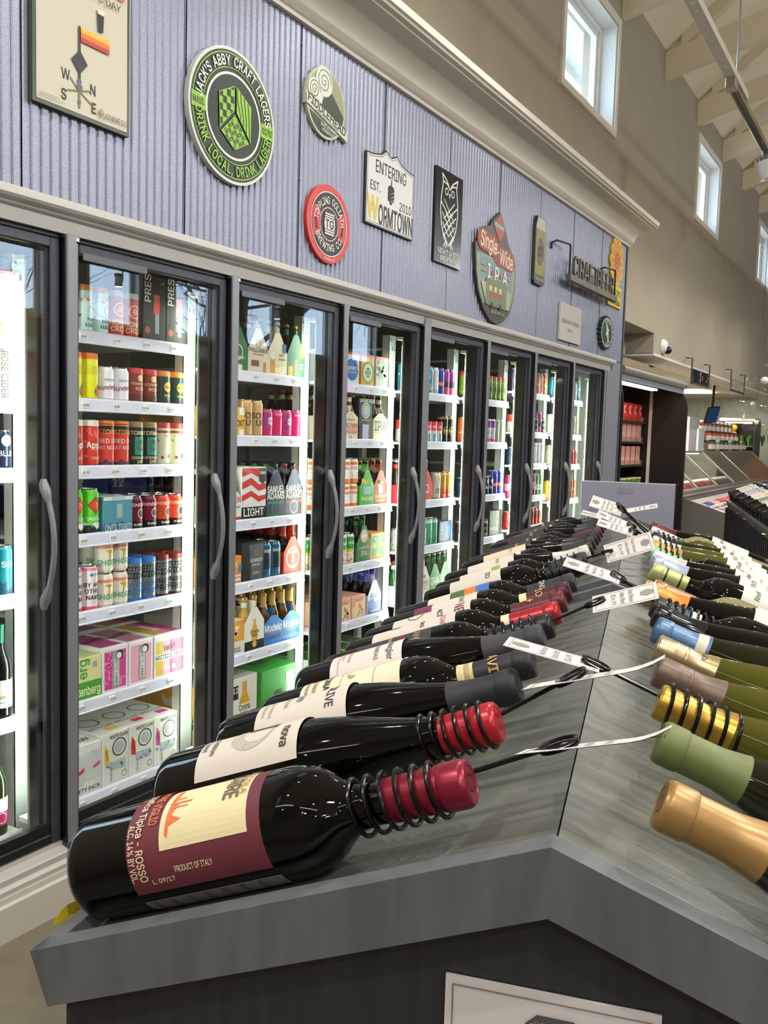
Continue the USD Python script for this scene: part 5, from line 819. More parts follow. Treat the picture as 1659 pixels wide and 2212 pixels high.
LB.append(bottle(-1, .508, 'burg', 'b', '#35353a', 'dark sloped-shoulder bottle, grey-black capsule, pinkish cream label', (.05, .143, 68, '#e0d4cc', [('t', 'Piaugier', .012, .128, '#6a6270', .012, 0), ('t', 'GIGONDAS', .008, .11, '#8a7a7a', .008, 0), ('b', .06, .061, '#c88a98'), ('t', 'Cotes du Rhone', .006, .075, '#b0808c', 0, 0), ('t', 'GRAND CRU', .005, .066, '#b0808c', 0, 0)]), None, 4, .232, (.55, .1), (), [('PIAUGIER', .008, .24, '#cfcbc0', 20)]))
LB.append(bottle(-1, .596, 'bord', 'b', '#1e1f21', 'dark high-shouldered bottle, black capsule, charcoal label, coil on neck', (.05, .155, 66, '#3a3638', [('b', .095, .1, '#8a7a5c'), ('t', 'LANCO', .014, .135, '#a8926a', .012, 0), ('t', 'Riserva', .008, .115, '#b03a3a', .01, 0)]), None, 12, .222, (.35, .3)))
LB.append(bottle(-1, .684, 'bord', 'b', '#b01f2c', 'dark bottle, glossy red capsule, cream neck band, lettered cream label', (.045, .168, 64, CR, [('t', 'TAZZARDO', .01, .15, '#c0605a', .014, 0), ('t', 'SAS', .009, .12, INKB, .01, 0), ('s', 3, .008, '#8a8478', .07, .085)]), None, 4, .224, (.28, .3), [(.2245, .236, '#e4dcc0')], disc='#7a1420'))
LB.append(bottle(-1, .772, 'bord', 'b', '#5c1f2a', 'dark bottle, dull maroon capsule with gold emblem, cream label', (.05, .172, 64, CR, [('t', 'NE', .022, .155, '#7a4a48', .012, 0), ('t', 'ACI', .012, .125, INKB, .012, 0), ('O', .085, .013, '#8a8478')]), None, 6, .224, (.4, .25), (), [('+', .012, .255, '#c8a45c', 20)]))
LB.append(bottle(-1, .860, 'bord', 'b', '#541c26', 'dark bottle, maroon capsule lettered in gold above a cream band', (.06, .165, 60, CR, [('b', .06, .09, '#7a3450'), ('t', 'MONTE', .012, .14, '#8a8478', .01, 0)]), None, 8, .224, (.4, .25), [(.2245, .236, '#e8dca8')], [('PIO', .01, .256, '#c8a45c', 20)]))
LB.append(bottle(-1, .952, 'bord', 'b', '#2a2b2e', 'dark bottle, black capsule, green orange and blue label', (.06, .168, 60, CR, [('b', .1, .125, '#4a6a3c'), ('b', .125, .145, '#d8782c'), ('b', .145, .168, '#3f6fb8')]), None, 8, .224, (.5, .15), (), [('LIONS', .009, .25, '#c8c4b8', 20)]))
far = [(1.148, 'bord', '#1c1c1e', CR, 'pale label lettered dio'), (1.241, 'bord', '#2c2c2f', CR, 'cream label with green mark'), (1.334, 'burg', '#c9c8bc', CR, 'pale grey wax capsule'), (1.427, 'bord', '#232326', CR, 'cream label with red triangle'), (1.520, 'burg', '#2e2e30', '#d8c8b0', 'tan label and charcoal capsule'), (1.613, 'burg', '#19191b', '#3a3634', 'dark label and black capsule'), (1.706, 'bord', '#222225', '#d8b090', 'orange-cream label'), (1.799, 'bord', '#5f1a28', '#2a2626', 'maroon capsule and black label'), (1.892, 'burg', '#202022', '#2e2a28', 'black label lettered in grey'), (1.985, 'burg', '#1a1a1c', '#4a4438', 'brown-black label'), (2.078, 'bord', '#232325', CR, 'plain cream label'), (2.171, 'burg', '#1d1d20', '#36322e', 'charcoal label'), (2.264, 'bord', '#bcbcb8', CR, 'silver capsule, farthest')]
for k, (r, kd, cc, lc, w) in enumerate(far):
    dec = {0: [('t', 'DIO', .014, .13, INKB, .01, 0)], 1: [('o', .13, .01, '#8aa86a', .01)], 3: [('p', [(-.012, .14), (.012, .14), (0, .115)], '#c8303a'), ('b', .055, .062, '#c8303a')], 6: [('b', .1, .13, '#d8783c')]}.get(k, [('t', 'VINO', .01, .12, '#8a8478' if lc == CR else '#b8b0a0', .01, 0)])
    LB.append(bottle(-1, r, kd, 'b', cc, f'dark wine bottle, {w}, {ORD[k] if k < 12 else "last"} on the farther rack\'s left', (.055, .155, 62, lc, dec), None, 6, .23, (.45, .2)))
RB = []
rows = [(.066, 'burg', 'd', '#a5804c', 'tan-gold capsule, nearest bottle on the right slope', {}), (.188, 'burg', 'd', '#6a7440', 'olive green capsule', {'capfin': (.5, .1)}), (.297, 'burg', 'o', '#b8923c', 'gold screw cap inside a coil', {'screw': True, 'capfin': (.3, .7)}), (.405, 'burg', 'o', '#6b5a4c', 'taupe brown capsule', {'capfin': (.4, .3), 'screw': True}), (.507, 'burg', 'o', '#b09c78', 'champagne metal screw cap', {'screw': True, 'capfin': (.3, .75), 'captx': [('SON H', .008, .25, '#5a4a34', 20)]}), (.611, 'burg', 'd', '#54789c', 'slate blue capsule with cream band', {'bands': [(.24, .252, '#dcd8c2')], 'captx': [('ROSER', .007, .246, '#5a6a6a', 20)]}), (.704, 'burg', 'b', '#1c1e22', 'glossy black capsule', {'capfin': (.15, .1)}), (.786, 'bord', 'b', '#25262a', 'black capsule with blue and white band', {'bands': [(.236, .25, '#dfe4e2'), (.25, .254, '#4f9ac8')]}), (.865, 'burg', 'b', '#d88830', 'orange capsule', {'s0': .338}), (.945, 'bord', 'c', '#a87a5c', 'rose copper capsule, clear glass', {'capfin': (.3, .5)}), (1.15, 'bord', 'b', '#b5b878', 'pale green capsule with black bands', {'bands': [(.248, .251, K), (.274, .277, K)]}), (1.24, 'burg', 'b', '#a9b2cc', 'pale lilac capsule', {}), (1.33, 'burg', 'b', '#c9cbc4', 'off-white screw cap', {'screw': True}), (1.42, 'bord', 'b', '#7fc49a', 'mint green capsule inside a coil', {}), (1.51, 'burg', 'o', '#c29a4c', 'gold capsule inside a coil', {}), (1.60, 'burg', 'o', '#c8c8c4', 'white capsule inside a coil', {}), (1.69, 'burg', 'd', '#1e1e22', 'black capsule inside a coil', {}), (1.78, 'bord', 'o', '#bcbcc0', 'silver capsule inside a coil', {}), (1.87, 'bord', 'c', '#d6d2c4', 'ivory capsule, clear brown glass', {}), (1.96, 'burg', 'b', '#5f1826', 'dark maroon capsule, farthest on the right slope', {})]
for k, (r, kd, g, cc, w, kw) in enumerate(rows):
    lc = [CR, '#d6ceb0', '#d4d0c8', '#d8d4c8'][k % 4]; dec = [('t', ['Marin', 'BLANC', 'Riesling', 'ROSE'][k % 4], .013, .125, INKB, .0, 0), ('t', 'VALLEY', .006, .1, '#8a8478', 0, 0)]+([('b', .06, .07, '#9ac870')] if k == 12 else [])
    RB.append(bottle(1, r, kd, g, cc, f'wine bottle on the right slope, {w}', (.055, .15, 62, lc, dec), None, 15, kw.pop('capz', .236), kw.pop('capfin', (.35, .3)), kw.pop('bands', ()), kw.pop('captx', ()), disc='#8a6a34' if k == 0 else None, **kw))
# ------------------------------------------------------------------ wire coils on the necks, their stems and the price cards
CARD = mat('#d8d2ce', .6)
def coil(b, lab, turns=6, z0=.214, z1=.287, end=None, rr=.0185):
    t_, o, a, n = b; u = RH; w = np.cross(a, u); P = []
    for k in range(turns*20+1):
        an = 2*PI*k/20; f = k/(turns*20); P.append(o+a*(z0+(z1-z0)*f)+(u*math.cos(an)+w*math.sin(an))*(rr+.0012*(1-f)))
    t = thing('card_holder', lab, 'price card holder', None, 'black wire card holders on bottle necks')
    obj('coil', MB().tube(P, .0017, 7), COILM, t)
    if end is not None:
        s_ = P[-1]; d = end-s_; Ls = np.linalg.norm(d); obj('stem', MB().tube([s_, s_+d*.5, end], .0019, 7), COILM, t)
        d /= Ls; v = np.cross(d, ZZ); v /= np.linalg.norm(v); q = lambda c0, r_, off: [c0+d*r_*1.6*math.cos(x)+v*r_*math.sin(x)+off for x in np.linspace(0, 2*PI, 20)[:-1]]
        up = np.cross(v, d)
        for off in (.0016, -.0016): obj('clip_ring', MB().tube(q(end+d*.008, .008, up*off), .0013, 6, closed=True), COILM, t)
    return t
def card(m0, m1, r, vis, lab, wd=.046, curl=0):
    q = A0+RH*r; a, b = at(*m0, RH, q), at(*m1, RH, q); c = (a+b)/2; ax = b-a; L = np.linalg.norm(ax); ax /= L
    v = c-CAM; dist = np.linalg.norm(v); v = v-ax*(v@ax); v /= np.linalg.norm(v); p = np.cross(v, ax); p *= np.sign(p@UP)
    g = min(1.0, vis*dist/FPX/wd); Wd = v*math.sqrt(1-g*g)+p*g; F = np.cross(ax, Wd); F *= -np.sign(F@v); Rr_ = np.cross(ax, F)
    n_ = 12; us = np.linspace(0, L, n_); dz = curl*np.maximum(0, (us/L-.72)/.28)**2
    G = np.stack([np.stack([a+ax*u+Rr_*s*wd/2+F*z for s in (-1, 1)], 0) for u, z in zip(us, dz)], 0)
    m = MB().grid(G); m.grid((G-F*.0004)[::-1]); t = thing('price_card', lab, 'price card', None, 'white price cards above the wine rack'); obj('paper', m, CARD, t, smooth=True)
    fn = lambda k: plane(a, Rr_, ax, F, .0003*k)
    mm = MB(); mm.poly(sbox(-wd*.43, L*.05, wd*.43, L*.95).difference(sbox(-wd*.41, L*.058, wd*.41, L*.942)), fn(1)); obj('border', mm, mat('#8a8680', .6), t, smooth=False)
    mm = MB(); mm.poly(Polygon([(wd*.2*math.cos(x), L*.84+wd*.2*math.sin(x)) for x in np.linspace(0, 2*PI, 7)[:-1]]), fn(1)); obj('emblem', mm, mat('#8c867e', .6), t, smooth=False)
    mm = MB()
    for s_, z in (('Red Rhone', .6), ('Valley Blend', .47), ('$14.99', .33)): put(mm, s_, wd*.13, 0, L*z, fn(1), bold=False, fit=wd*.7)
    obj('lettering', mm, mat('#6a6662', .6), t, smooth=False)
E_ = lambda px, py, r: at(px, py, RH, A0+RH*r)
coil(LB[0], 'black wire coil on the nearest maroon-capped bottle', 6, .216, .284, E_(1183, 1617, .085))
coil(LB[1], 'black wire coil on the bright red capsule', 6, .236, .296, E_(1215, 1473, .208)); coil(LB[5], 'black wire coil on the charcoal-labelled bottle', 6, .215, .285, E_(1272, 1307, .622))
coil(LB[10], 'black wire coil on the first bottle of the farther rack, left slope', 6, .215, .29); coil(LB[11], 'black wire coil on the second bottle of the farther rack, left slope', 6, .215, .29, E_(1305, 1194, 1.22)); coil(LB[22], 'black wire coil on the farthest bottle of the left slope', 6, .215, .29)
coil(RB[2], 'black wire coil on the gold screw cap', 6, .226, .296, E_(1305, 1444, .315)); coil(RB[7], 'black wire coil on the capsule with blue band', 7, .215, .285, E_(1345, 1253, .835))
for k, (i, e) in enumerate([(13, (1372, 1152, 1.36)), (14, (1368, 1139, 1.45)), (15, (1348, 1104, 1.55)), (16, (1345, 1098, 1.64)), (17, (1345, 1100, 1.74))]): coil(RB[i], 'black wire coil on the %s' % ['mint green capsule', 'far gold capsule', 'far white capsule', 'far black capsule', 'far silver capsule'][k], 6, .215, .29, E_(*e))
card((1125, 1624), (1455, 1589), .085, 8, 'white price card seen nearly edge-on, nearest the camera', curl=.006); card((1137, 1484), (1440, 1434), .21, 8, 'white price card seen nearly edge-on, second from the camera', curl=.006)
card((1296, 1441), (1094, 1384), .315, 22, 'narrow white price card leaning left over the ridge'); card((1280, 1306), (1420, 1274), .62, 34, 'white price card beside the coiled charcoal-labelled bottle'); card((1340, 1251), (1220, 1212), .835, 21, 'narrow white price card leaning left, farther along the ridge')
card((1308, 1197), (1410, 1167), 1.22, 38, 'broad white price card at the start of the farther rack'); card((1367, 1151), (1291, 1127), 1.36, 15, 'lowest of the far stacked price cards'); card((1363, 1138), (1291, 1107), 1.45, 14, 'middle one of the far stacked price cards'); card((1344, 1103), (1277, 1081), 1.64, 24, 'topmost of the far stacked price cards'); card((1300, 1117), (1257, 1106), 1.55, 10, 'leftmost of the far stacked price cards'); card((1350, 1104), (1420, 1092), 1.74, 9, 'far price card turned away, pointing right')
# yellow shelf tag hanging from the left rail
d_, n_ = side(-1); o_ = A0+RH*.04+d_*(SLAB+.001)-n_*0
pts = [o_+RH*(k*.009-.004)+d_*(.002+.003*math.sin(k*.6)+.004*(k < 1))+n_*(.001+.002*math.sin(k*1.1)) for k in range(7)]
G = np.stack([np.stack([p-n_*(.004 if 0 < k < 6 else .0005)+d_*.001, p+n_*(.0045 if 0 < k < 6 else .0015)], 0) for k, p in enumerate(pts)], 0)
m = MB().grid(G); m.grid((G+d_*.0006)[::-1]); obj('shelf_tag', m, mat('#f0cf2c', .5), label='yellow curled shelf tag on the rack rail under the nearest bottle', cat='shelf tag')
# ------------------------------------------------------------------ second rack to the right
A1 = V3(2.09, 4.17, 1.298)-RH*.25
def shifted(f, org, *a):
    global A0
    keep = A0; A0 = org
    try: return f(*a)
    finally: A0 = keep
def rack2():
    rack(0, 2.45, 'gabled wine rack with black slatted side, farther right'); n = COUNT[('/World', 'wine_rack')]-1
    t = stage.GetPrimAtPath(f'/World/wine_rack_{n:03d}'); z0 = -A0[2]
    for k in range(34): obj('slat', MB().box((.05+k*.07, .338, z0+.05), (.088+k*.07, .352, -.175)), BLACK, t, smooth=False)
    for k in range(6): obj('brass_pin', MB().tube([(.3+k*.4, .345, -.15), (.3+k*.4, .372, -.146)], .004, 6), mat('#c8a44a', .25, 1.0), t)
    caps = ['#232326', '#2a2a2c', '#3a1c22', '#1c1c1e', '#26302a', '#2c2c30']; labs = ['#e8b8b8', '#e6dcc4', '#e8e4d8', '#a8c4d8', '#e4d8a8', '#d8d4c8', '#8c8478']
    for k in range(21): bottle(-1, .1+k*.11, 'bord' if k % 3 else 'burg', 'b', caps[k % 6], f'dark wine bottle on the farther right rack, {ORD[k] if k < 12 else ["thirteenth", "fourteenth", "fifteenth", "sixteenth", "seventeenth", "eighteenth", "nineteenth", "twentieth", "last"][k-12]} from its near end', (.05, .155, 62, labs[(k*3) % 7], [('t', 'VINO', .012, .12, INKB, 0, 0)]), None, 8, .226, (.4, .2))
shifted(rack2, A1)
# grey panel standing at the rack's far end
q = A0+RH*2.66; a, b = at(1258, 1041, RH, q), at(1461, 1043, RH, q); w = (b-a)@RC
t = thing('end_panel_board', 'lilac-grey board standing behind the racks, faint arrow print', 'board', frame(V3(a[0], a[1], 0), RC, ZZ, -RH)); hz = (a[2]+b[2])/2
obj('panel', MB().box((0, .04, -.02), (w, hz, 0), .002), noisy('lilac_board', '#9a9bb0', '#a3a4b8', 3, .3), t, smooth=False); obj('edge_strip', MB().box((w, .04, -.022), (w+.008, hz, .002)), BLACK, t, smooth=False); obj('foot', MB().box((.02, 0, -.15), (w-.02, .04, .12), .004), BLACK, t)
fn = plane((0, 0, 0), (1, 0, 0), (0, 1, 0), (0, 0, 1), .0006); FA = mat('#9092a8', .35)
for nm, pl in (('hexagon_print', [(w*.36, hz-.03), (w*.4, hz-.02), (w*.52, hz-.02), (w*.56, hz-.03), (w*.52, hz-.04), (w*.4, hz-.04)]), ('arrow_print', [(w*.06, hz-.105), (w*.14, hz-.07), (w*.14, hz-.085), (w*.36, hz-.085), (w*.36, hz-.13), (w*.14, hz-.13), (w*.14, hz-.14)])): obj(nm, MB().poly(Polygon(pl), fn), FA, t, smooth=False)

# ------------------------------------------------------------------ black refrigerated case after the cooler
ya, yb = 7.72, 10.24
t = thing('refrigerated_case', 'tall black open refrigerated case beside the cooler wall', 'refrigerated case'); BRN = mat('#1d1614', .45)
ep = Polygon([(-.95, 0), (.0, 0), (.03, .1), (.03, 1.9)]+[(.03-.42*(1-math.cos(a)), 1.9+.36*math.sin(a)) for a in np.linspace(0.1, PI/2, 9)]+[(-.95, 2.3)])
for y0, y1 in ((ya, ya+.06), (yb-.06, yb)): obj('end_panel', MB().prism(ep, -y1, -y0, XZY(0)), BRN if y0 > 9 else BLACK, t)
obj('back_panel', MB().box((-.95, ya+.06, .1), (-.9, yb-.06, 2.25)), BLACK, t); obj('base', MB().box((-.95, ya+.06, 0), (0, yb-.06, .32), .01), BLACK, t)
obj('canopy', MB().prism(Polygon([(-.9, 2.27), (-.42, 2.29), (-.2, 2.26), (-.03, 2.17), (-.03, 2.14), (-.9, 2.2)]), -(yb-.06), -(ya+.06), XZY(0)), mat('#8c877c', .5), t)
obj('front_lip', MB().tube([(0, ya+.05, 2.16), (0, yb-.05, 2.16)], .035, 16), mat('#a9a69e', .35, .5), t); obj('lip_board', MB().box((-.02, ya+.06, 2.07), (-.008, yb-.06, 2.14)), mat('#8d95a2', .4), t)
obj('lamp_tube', MB().box((-.24, ya+.3, 2.075), (-.17, yb-.55, 2.1), .008), glow('warm_tube', '#ffd9a8', 9), t); obj('rear_post', MB().box((-.37, yb-.09, .3), (-.34, yb-.062, 2.1)), mat('#d8cfc8', .4), t)
SHZ = [1.755, 1.535, 1.285, 1.06]
for z in SHZ: obj('shelf', MB().box((-.88, ya+.07, z-.025), (-.40, yb-.08, z), .003), mat('#2a2626', .4), t); obj('shelf_guard', MB().box((-.402, ya+.1, z), (-.397, yb-.1, z+.05)), CLEAR, t)
mp = [('#d8342c', 'red', .19, '#f4e8e0'), ('#e08a7c', 'pink striped', .2, '#f2d4c8'), ('#d86a5c', 'coral', .2, '#f4dcc8'), ('#5a8a3a', 'green', .12, '#e4dca0')]
for j, z in enumerate(SHZ):
    col, nm, h, c2 = mp[j]; P0 = None
    for k in range(9):
        y = yb-.17-k*.2; lab = f'{nm} meat pack, {ORD[k]} from far end, {["top", "second", "third", "lowest"][j]} shelf of black case'; M = frame((-.46, y, z+.001))
        if P0 is None:
            P0 = thing('meat_pack', lab, 'meat pack', M, f'{nm} packs in the black case')
            if j < 3:
                obj('sleeve', MB().prism(sbox(-.09, 0, .09, h), -.012, .012, frame((0, 0, 0), (0, 1, 0), (0, 0, 1), (1, 0, 0))), mat(col, .4), P0, smooth=False)
                f_ = lambda o: plane((.012+o, 0, 0), (0, 1, 0), (0, 0, 1), (1, 0, 0)); art(P0, [('o', .12, .045, c2, .02), ('o', .12, .03, col, .035)] if j == 0 else [('p', [(-.09+.03*i, 0), (-.075+.03*i, 0), (-.04+.02*i, h), (-.05+.02*i, h)], c2) for i in range(6)], f_, .18, h)
            else: obj('tub', MB().lathe([(0, 0), (.05, 0), (.058, .07), (.055, .07), (0, .066)], 20), mat(col, .4), P0); obj('tub_lid', MB().lathe([(.06, .068), (.06, .08), (0, .082)], 20), mat(c2, .4), P0)
        else: dup(P0, M, lab)
struct('wall_bulkhead', MB().box((-1.2, 7.66, 2.5), (-.4, 9.15, 2.62)).box((-1.3, 7.5, 0), (-1.2, 10.2, 2.62)), mat('#6d7066', .7))

# ------------------------------------------------------------------ meat counter and the service room behind it
TILE = noisy('marble_tile', '#a3a8a0', '#b8bdb4', 6, .3, (1, 1, 1), detail=8)
struct('wall_service', MB().box((-4.3, 7.5, 0), (-4.2, 22.6, 2.7)).box((-4.2, 22.5, 0), (-.38, 22.6, 2.7)).box((-4.2, 7.5, 0), (-2.7, 7.6, 2.7)), TILE)
struct('ceiling_service', MB().box((-4.3, 7.5, 2.625), (-.37, 22.6, 2.7)), mat('#cdc8b8', .7))
for k in range(3):
    y = 11.6+k*3.6; obj('ceiling_panel', MB().box((-2.2, y, 2.605), (-1.6, y+1.2, 2.619)), glow(f'panel_{k}', '#fff4e0', 55), label=f'lit ceiling panel over the service counter, {ORD[k]} from the case', cat='ceiling light')
t = thing('meat_counter', 'long meat counter with slanted glass and steel rail', 'meat counter'); yc, ye = 10.4, 18.4; GREYB = mat('#7b7a74', .45)
obj('base', MB().box((-1.1, yc, 0), (-.05, ye, .9), .01), GREYB, t); obj('top_deck', MB().box((-1.15, yc, 1.40), (-.56, ye, 1.425), .004), mat('#b4b3aa', .3, .6), t); obj('glass_rail', MB().tube([(-.05, yc, .95), (-.05, ye, .95)], .035, 12), mat('#b6b4ae', .3, .8), t); obj('inner_deck', MB().box((-1.05, yc, .9), (-.08, ye, .92)), WHITE, t)
gs = [10.4, 11.55, 12.75, 14.0, 15.4, 18.4]; LT = glow('counter_lamp', '#ffe9d6', 8)
for a, b in zip(gs[:-1], gs[1:]):
    obj('glass_panel', MB().prism(Polygon([(-.06, .97), (-.54, 1.4), (-.546, 1.394), (-.066, .964)]), -(b-.02), -(a+.02), XZY(0)), CLEAR if b < 14.2 else mat('#8e8880', .3, .6), t, smooth=False)
    obj('divider', MB().tube([(-.06, b, .96), (-.55, b, 1.41)], .018, 8), mat('#8f9088', .3, .8), t)
obj('lamp_tube', MB().box((-.62, yc+.1, 1.385), (-.58, 13.9, 1.398)), LT, t)
obj('front_well', MB().prism(Polygon([(-.04, .3), (.72, .3), (.76, .62), (.74, .64), (.70, .62), (.1, .80), (-.04, .86)]), -ye, -(yc+.03), XZY(0)), mat('#d4cfc8', .5), t, smooth=False); obj('well_side', MB().prism(Polygon([(-.05, 0), (.74, 0), (.8, .66), (.76, .68), (-.05, .93)]), -(yc+.03), -yc, XZY(0)), mat('#6f6d66', .45), t, smooth=False); obj('well_skirt', MB().box((.68, yc+.03, 0), (.74, ye, .62), .004), GREYB, t)
obj('bumper_post', MB().tube([(.86, yc-.1, 0), (.86, yc-.1, .72)], .045, 16), STEEL, t)
R = random.Random(5); MC = [('#e8a49a', 'pale pink'), ('#d8685c', 'red'), ('#efc9b8', 'cream'), ('#3a54a8', 'blue wrapped'), ('#c84a48', 'deep red'), ('#8a6aa8', 'violet labelled')]
for r in range(3):
    for k in range(11):
        c_, nm = MC[(r*2+k*3+k//3) % 6]; x = .14+r*.2; y = yc+.2+k*.38; z = .80-(x-.1)*.3
        t = thing('meat_tray', f'{nm} meat tray, {ORD[k]} along the {["rear", "middle", "front"][r]} row of the open counter', 'meat tray', frame((x, y, z)), 'meat trays in the open counter')
        obj('tray', MB().box((-.085, -.15, 0), (.085, .15, .03), .008), mat('#2a2a2c' if k % 4 == 0 else '#e9e4e0', .4), t)
        for q in range(3): obj('meat_piece', MB().tm(trimesh.creation.icosphere(2, 1).apply_scale([.06, .045, .028]).apply_translation([R.uniform(-.015, .015), -.09+.09*q, .034])), mat(c_, .3), t)
for k in range(10):
    y = yc+.15+k*.33; t = thing('meat_tray', f'meat tray behind the counter glass, {ORD[k]} from the case', 'meat tray', frame((-.4, y, .921)), 'meat trays behind the glass'); obj('tray', MB().box((-.12, -.13, 0), (.12, .13, .02), .006), WHITE, t)
    for q in range(6): obj('meat_piece', MB().tm(trimesh.creation.icosphere(2, 1).apply_scale([.05, .045, .03]).apply_translation([-.05+.1*(q % 2), -.085+.085*(q//2), .045])), mat(['#c8483e', '#d8786a', '#a83a34'][(k+q) % 3], .3), t)
jr0 = {}
def jar(x, y, z, col, lid, lab, s=1.0):
    k = (col, lid)
    M = frame((x, y, z), (s, 0, 0), (0, s, 0), (0, 0, s))
    if k in jr0: return dup(jr0[k], M, lab)
    t = jr0[k] = thing('jar', lab, 'jar', M, 'jars on the meat counter'); obj('jar_body', MB().lathe([(0, 0), (.034, 0), (.038, .006), (.038, .085), (.03, .1), (0, .1)], 18), mat(col, .15), t); obj('lid', MB().lathe([(.032, .098), (.034, .1), (.034, .118), (0, .119)], 18), mat(lid, .35), t); obj('label', MB().lathe([(.0385, .02), (.0385, .07)], 18), mat('#d8d0c0', .5), t)
for k in range(7): jar(-.82, 15.3+k*.36, 1.70, '#7a3a2c', '#e9ebea', f'white-lidded jar on the upper tier, {ORD[k]} from left', 1.9); jar(-.70, 15.1+k*.4, 1.561, '#b8402c', '#3a3a3a', f'red sauce jar on the middle tier, {ORD[k]} from left', 1.6)
for k in range(9): jar(-.60, 14.9+k*.36, 1.427, ['#4a5a34', '#8a8a84', '#5a2c24'][k % 3], ['#2a2a2a', '#d8d8d4', '#2f5a38'][k % 3], f'jar on the counter top by the steel panel, {ORD[k]} from left', 1.5)
for k in range(8): jar(-.7, 11.2+k*.22, 1.427, '#3f4a34', '#5f6a44', f'small green jar on the counter over the glass, {ORD[k]} from left', 1.2)
obj('tier_stand', MB().box((-.9, 14.9, 1.425), (-.765, 18.0, 1.698), .004).box((-.765, 14.9, 1.425), (-.66, 18.0, 1.559), .004), mat('#4a4a46', .5), label='dark stepped stand holding jars on the meat counter', cat='display stand')
for k, (y, c_, h, w_, l_) in enumerate([(13.2, '#c89a3c', .42, .3, 'orange and brown display carton on the counter'), (13.8, '#d4d0da', .5, .5, 'white paper notice in an upright holder on the counter'), (14.4, '#d4dade', .34, .4, 'small white leaflet box on the counter')]): obj('counter_display', MB().box((-.72, y-w_/2, 1.426), (-.66, y+w_/2, 1.426+h), .004), mat(c_, .5), label=l_, cat='display')
# hanging letter signs
for px0, py0, px1, py1, h, txt, col, lab in [(1491, 826, 1529, 836, .15, 'PRIME CUTS', '#1c1c1e', 'hanging PRIME CUTS letter sign over the meat counter'), (1576, 842, 1605, 852, .15, 'SEAFOOD', '#8c8a82', 'hanging grey letter sign farther along the counter')]:
    a, b = wx(px0, py0, -.02), wx(px1, py1, -.02); L_ = b[1]-a[1]; zc = a[2]
    t = thing('letter_sign', lab, 'sign', frame((-.02, (a[1]+b[1])/2, zc), (0, 1, 0), (0, 0, 1), (1, 0, 0))); m = meshkit.text_mesh(txt, h, .012, False); v = np.array(m.vertices); v[:, 0] = (v[:, 0]-v[:, 0].min())/np.ptp(v[:, 0])*L_*.9-L_*.45; v[:, 1] += .01
    obj('letters', (v, np.array(m.faces)), mat(col, .5), t, smooth=False); obj('bar', MB().box((-L_/2, -.01, 0), (L_/2, .01, .02)), mat('#3a3834', .5), t)
    for s in (-1, 1): obj('hanger', MB().tube([(s*L_/2, 0, .01), (s*L_/2, .27, .01), (s*L_/2, .275, -.06)], .009, 6), mat('#3a3834', .5), t)
p = wx(1431, 748, -.098); t = thing('security_camera', 'small white dome security camera on the upper wall', 'security camera', frame(p, (0, 1, 0), (0, 0, 1), (1, 0, 0))); obj('mount', MB().lathe([(0, .05), (.05, .045), (.07, .02), (.075, 0)][::-1], 24), WHITE, t); obj('lens_dome', MB().tm(trimesh.creation.icosphere(2, .04).apply_translation([.03, -.04, .05])), BLACK, t)
p = at(1539, 812, (0, 0, 1), (0, 0, 2.6)); t = thing('security_camera', 'black dome camera under the service ceiling', 'security camera', frame((-1.0, 12.6, 2.62))); obj('lens_dome', MB().tm(trimesh.creation.icosphere(2, .06)), BLACK, t)
# monitor, produce case and globe lamps far behind
a = at(1540, 897, (0, 1, 0), (0, 14.5, 0)); t = thing('wall_monitor', 'blue-lit monitor hanging beside the tiled wall', 'monitor', frame(a, (.5, .86, .1), (.25, -.2, .95), (.84, -.45, -.3))); obj('housing', MB().box((-.13, -.13, -.04), (.13, .13, 0), .01), BLACK, t); obj('screen', MB().box((-.118, -.118, 0), (.118, .118, .002)), glow('screen', '#4f78b8', .18), t); obj('arm', MB().tube([(0, .1, -.05), (-.05, .5, -.1), (-.05, .62, -.1)], .02, 8), BLACK, t)
PY = 20.0; a, b = at(1548, 1010, (0, 1, 0), (0, PY, 0)), at(1634, 912, (0, 1, 0), (0, PY, 0)); w = b[0]-a[0]
t = thing('produce_case', 'dark produce case with lit canopy at the far wall', 'produce case', frame((a[0], PY, 0))); H = b[2]
obj('back', MB().box((0, .6, 0), (w, .65, H)), BRN, t); obj('side_panel', MB().box((0, 0, 0), (.04, .6, H)), BLACK, t); obj('side_panel', MB().box((w-.04, 0, 0), (w, .6, H)), BLACK, t); obj('canopy', MB().box((0, -.05, H), (w, .65, H+.08), .02), mat('#c8c4ba', .3, .7), t); obj('base', MB().box((.04, 0, 0), (w-.04, .6, .6)), BLACK, t); obj('lamp_tube', MB().box((.1, .1, H-.03), (w-.1, .16, H-.008)), glow('case_tube', '#fff0d8', 10), t)
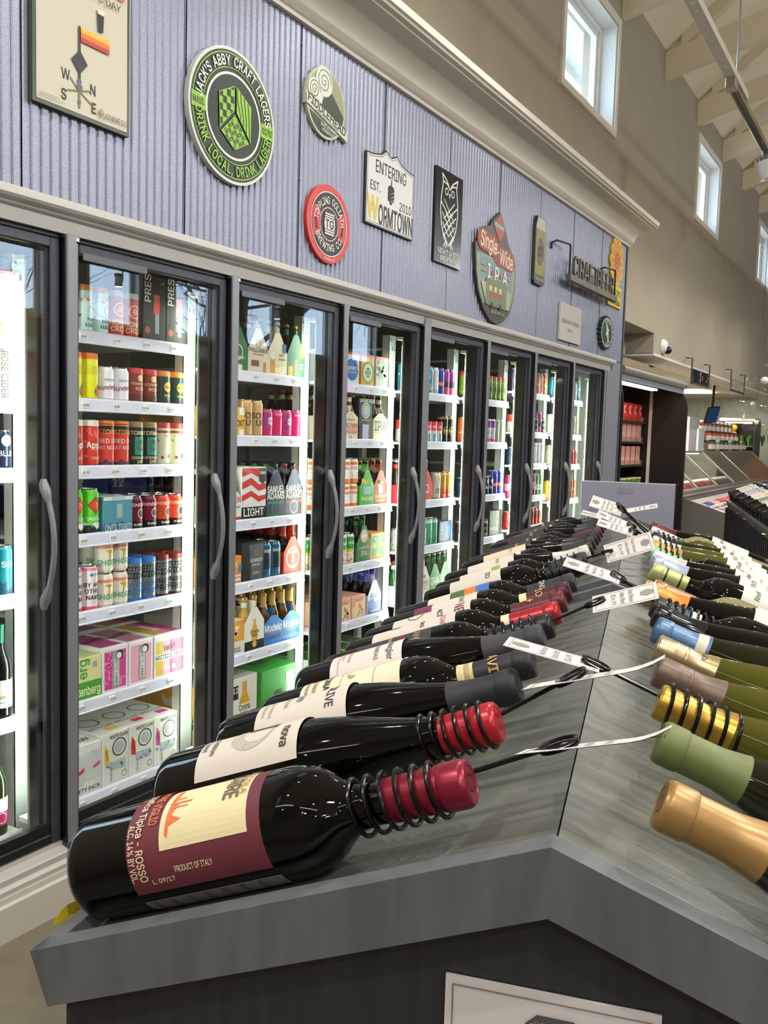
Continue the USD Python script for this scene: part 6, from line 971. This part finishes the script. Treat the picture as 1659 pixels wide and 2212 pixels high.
zs = at(1590, 962, (0, 1, 0), (0, PY, 0))[2]; obj('shelf', MB().box((.04, .12, zs-.03), (w-.04, .6, zs)), mat('#55504a', .5), t)
for k in range(6): obj('fruit', MB().tm(trimesh.creation.icosphere(2, .075)).moved(frame((a[0]+.16+.09*(k % 2), PY+.3, zs+.075+.15*(k//2)))), mat('#e0a52a', .45), label=f'yellow fruit at the left of the produce case, {ORD[k]} of six', cat='fruit', group='yellow fruit')
LEAF = mat('#5a8a34', .5)
for k in range(5):
    mb = MB(); R = random.Random(k)
    for q in range(14):
        an, tl = R.uniform(0, 6.28), R.uniform(.05, .28); e = V3(math.cos(an)*tl, math.sin(an)*tl, 1)*R.uniform(.16, .24); mb.tube([(0, 0, 0), e*.5+V3(0, 0, .03), e], [.012, .018, .003], 4)
    obj('herb_bunch', mb.moved(frame((a[0]+.42+k*.135, PY+.34, zs))), LEAF, label=f'bunch of green leaves in the produce case, {ORD[k]} from left', cat='herb bunch', group='bunches of greens')
for k in range(6): obj('fruit_punnet', MB().box((a[0]+1.08+.2*(k % 3), PY+.2, zs+.14*(k//3)+.001), (a[0]+1.26+.2*(k % 3), PY+.45, zs+.135+.14*(k//3)), .02), mat('#d8823c', .4), label=f'orange fruit punnet in the produce case, {ORD[k]} of six', cat='punnet', group='orange punnets')
for k, (px, py, y, r) in enumerate([(1652, 822, 9.0, .16), (1634, 912, 14.0, .2), (1626, 872, 16, .2)]):
    c_ = at(px, py, (0, 1, 0), (0, y, 0)); t = thing('globe_lamp', 'clear glass globe pendant lamp, %s' % ['highest at the right edge', 'lowest over the far counter', 'between the other two'][k], 'pendant lamp', frame(c_)); obj('glass_globe', MB().lathe([(r*math.sin(x), -r*math.cos(x)) for x in np.linspace(.9, PI-.25, 16)], 28), CLEAR, t); obj('bulb', MB().tm(trimesh.creation.icosphere(2, .035)), mat('#f4ecdc', .3), t); obj('rod', MB().tube([(0, 0, r*.97), (0, 0, 5.6-c_[2])], .004, 6), mat('#5a5854', .6), t)
struct('trim_5', MB().box((-.42, 9.15, 2.40), (-.09, 22.5, 2.425)), TRIM)
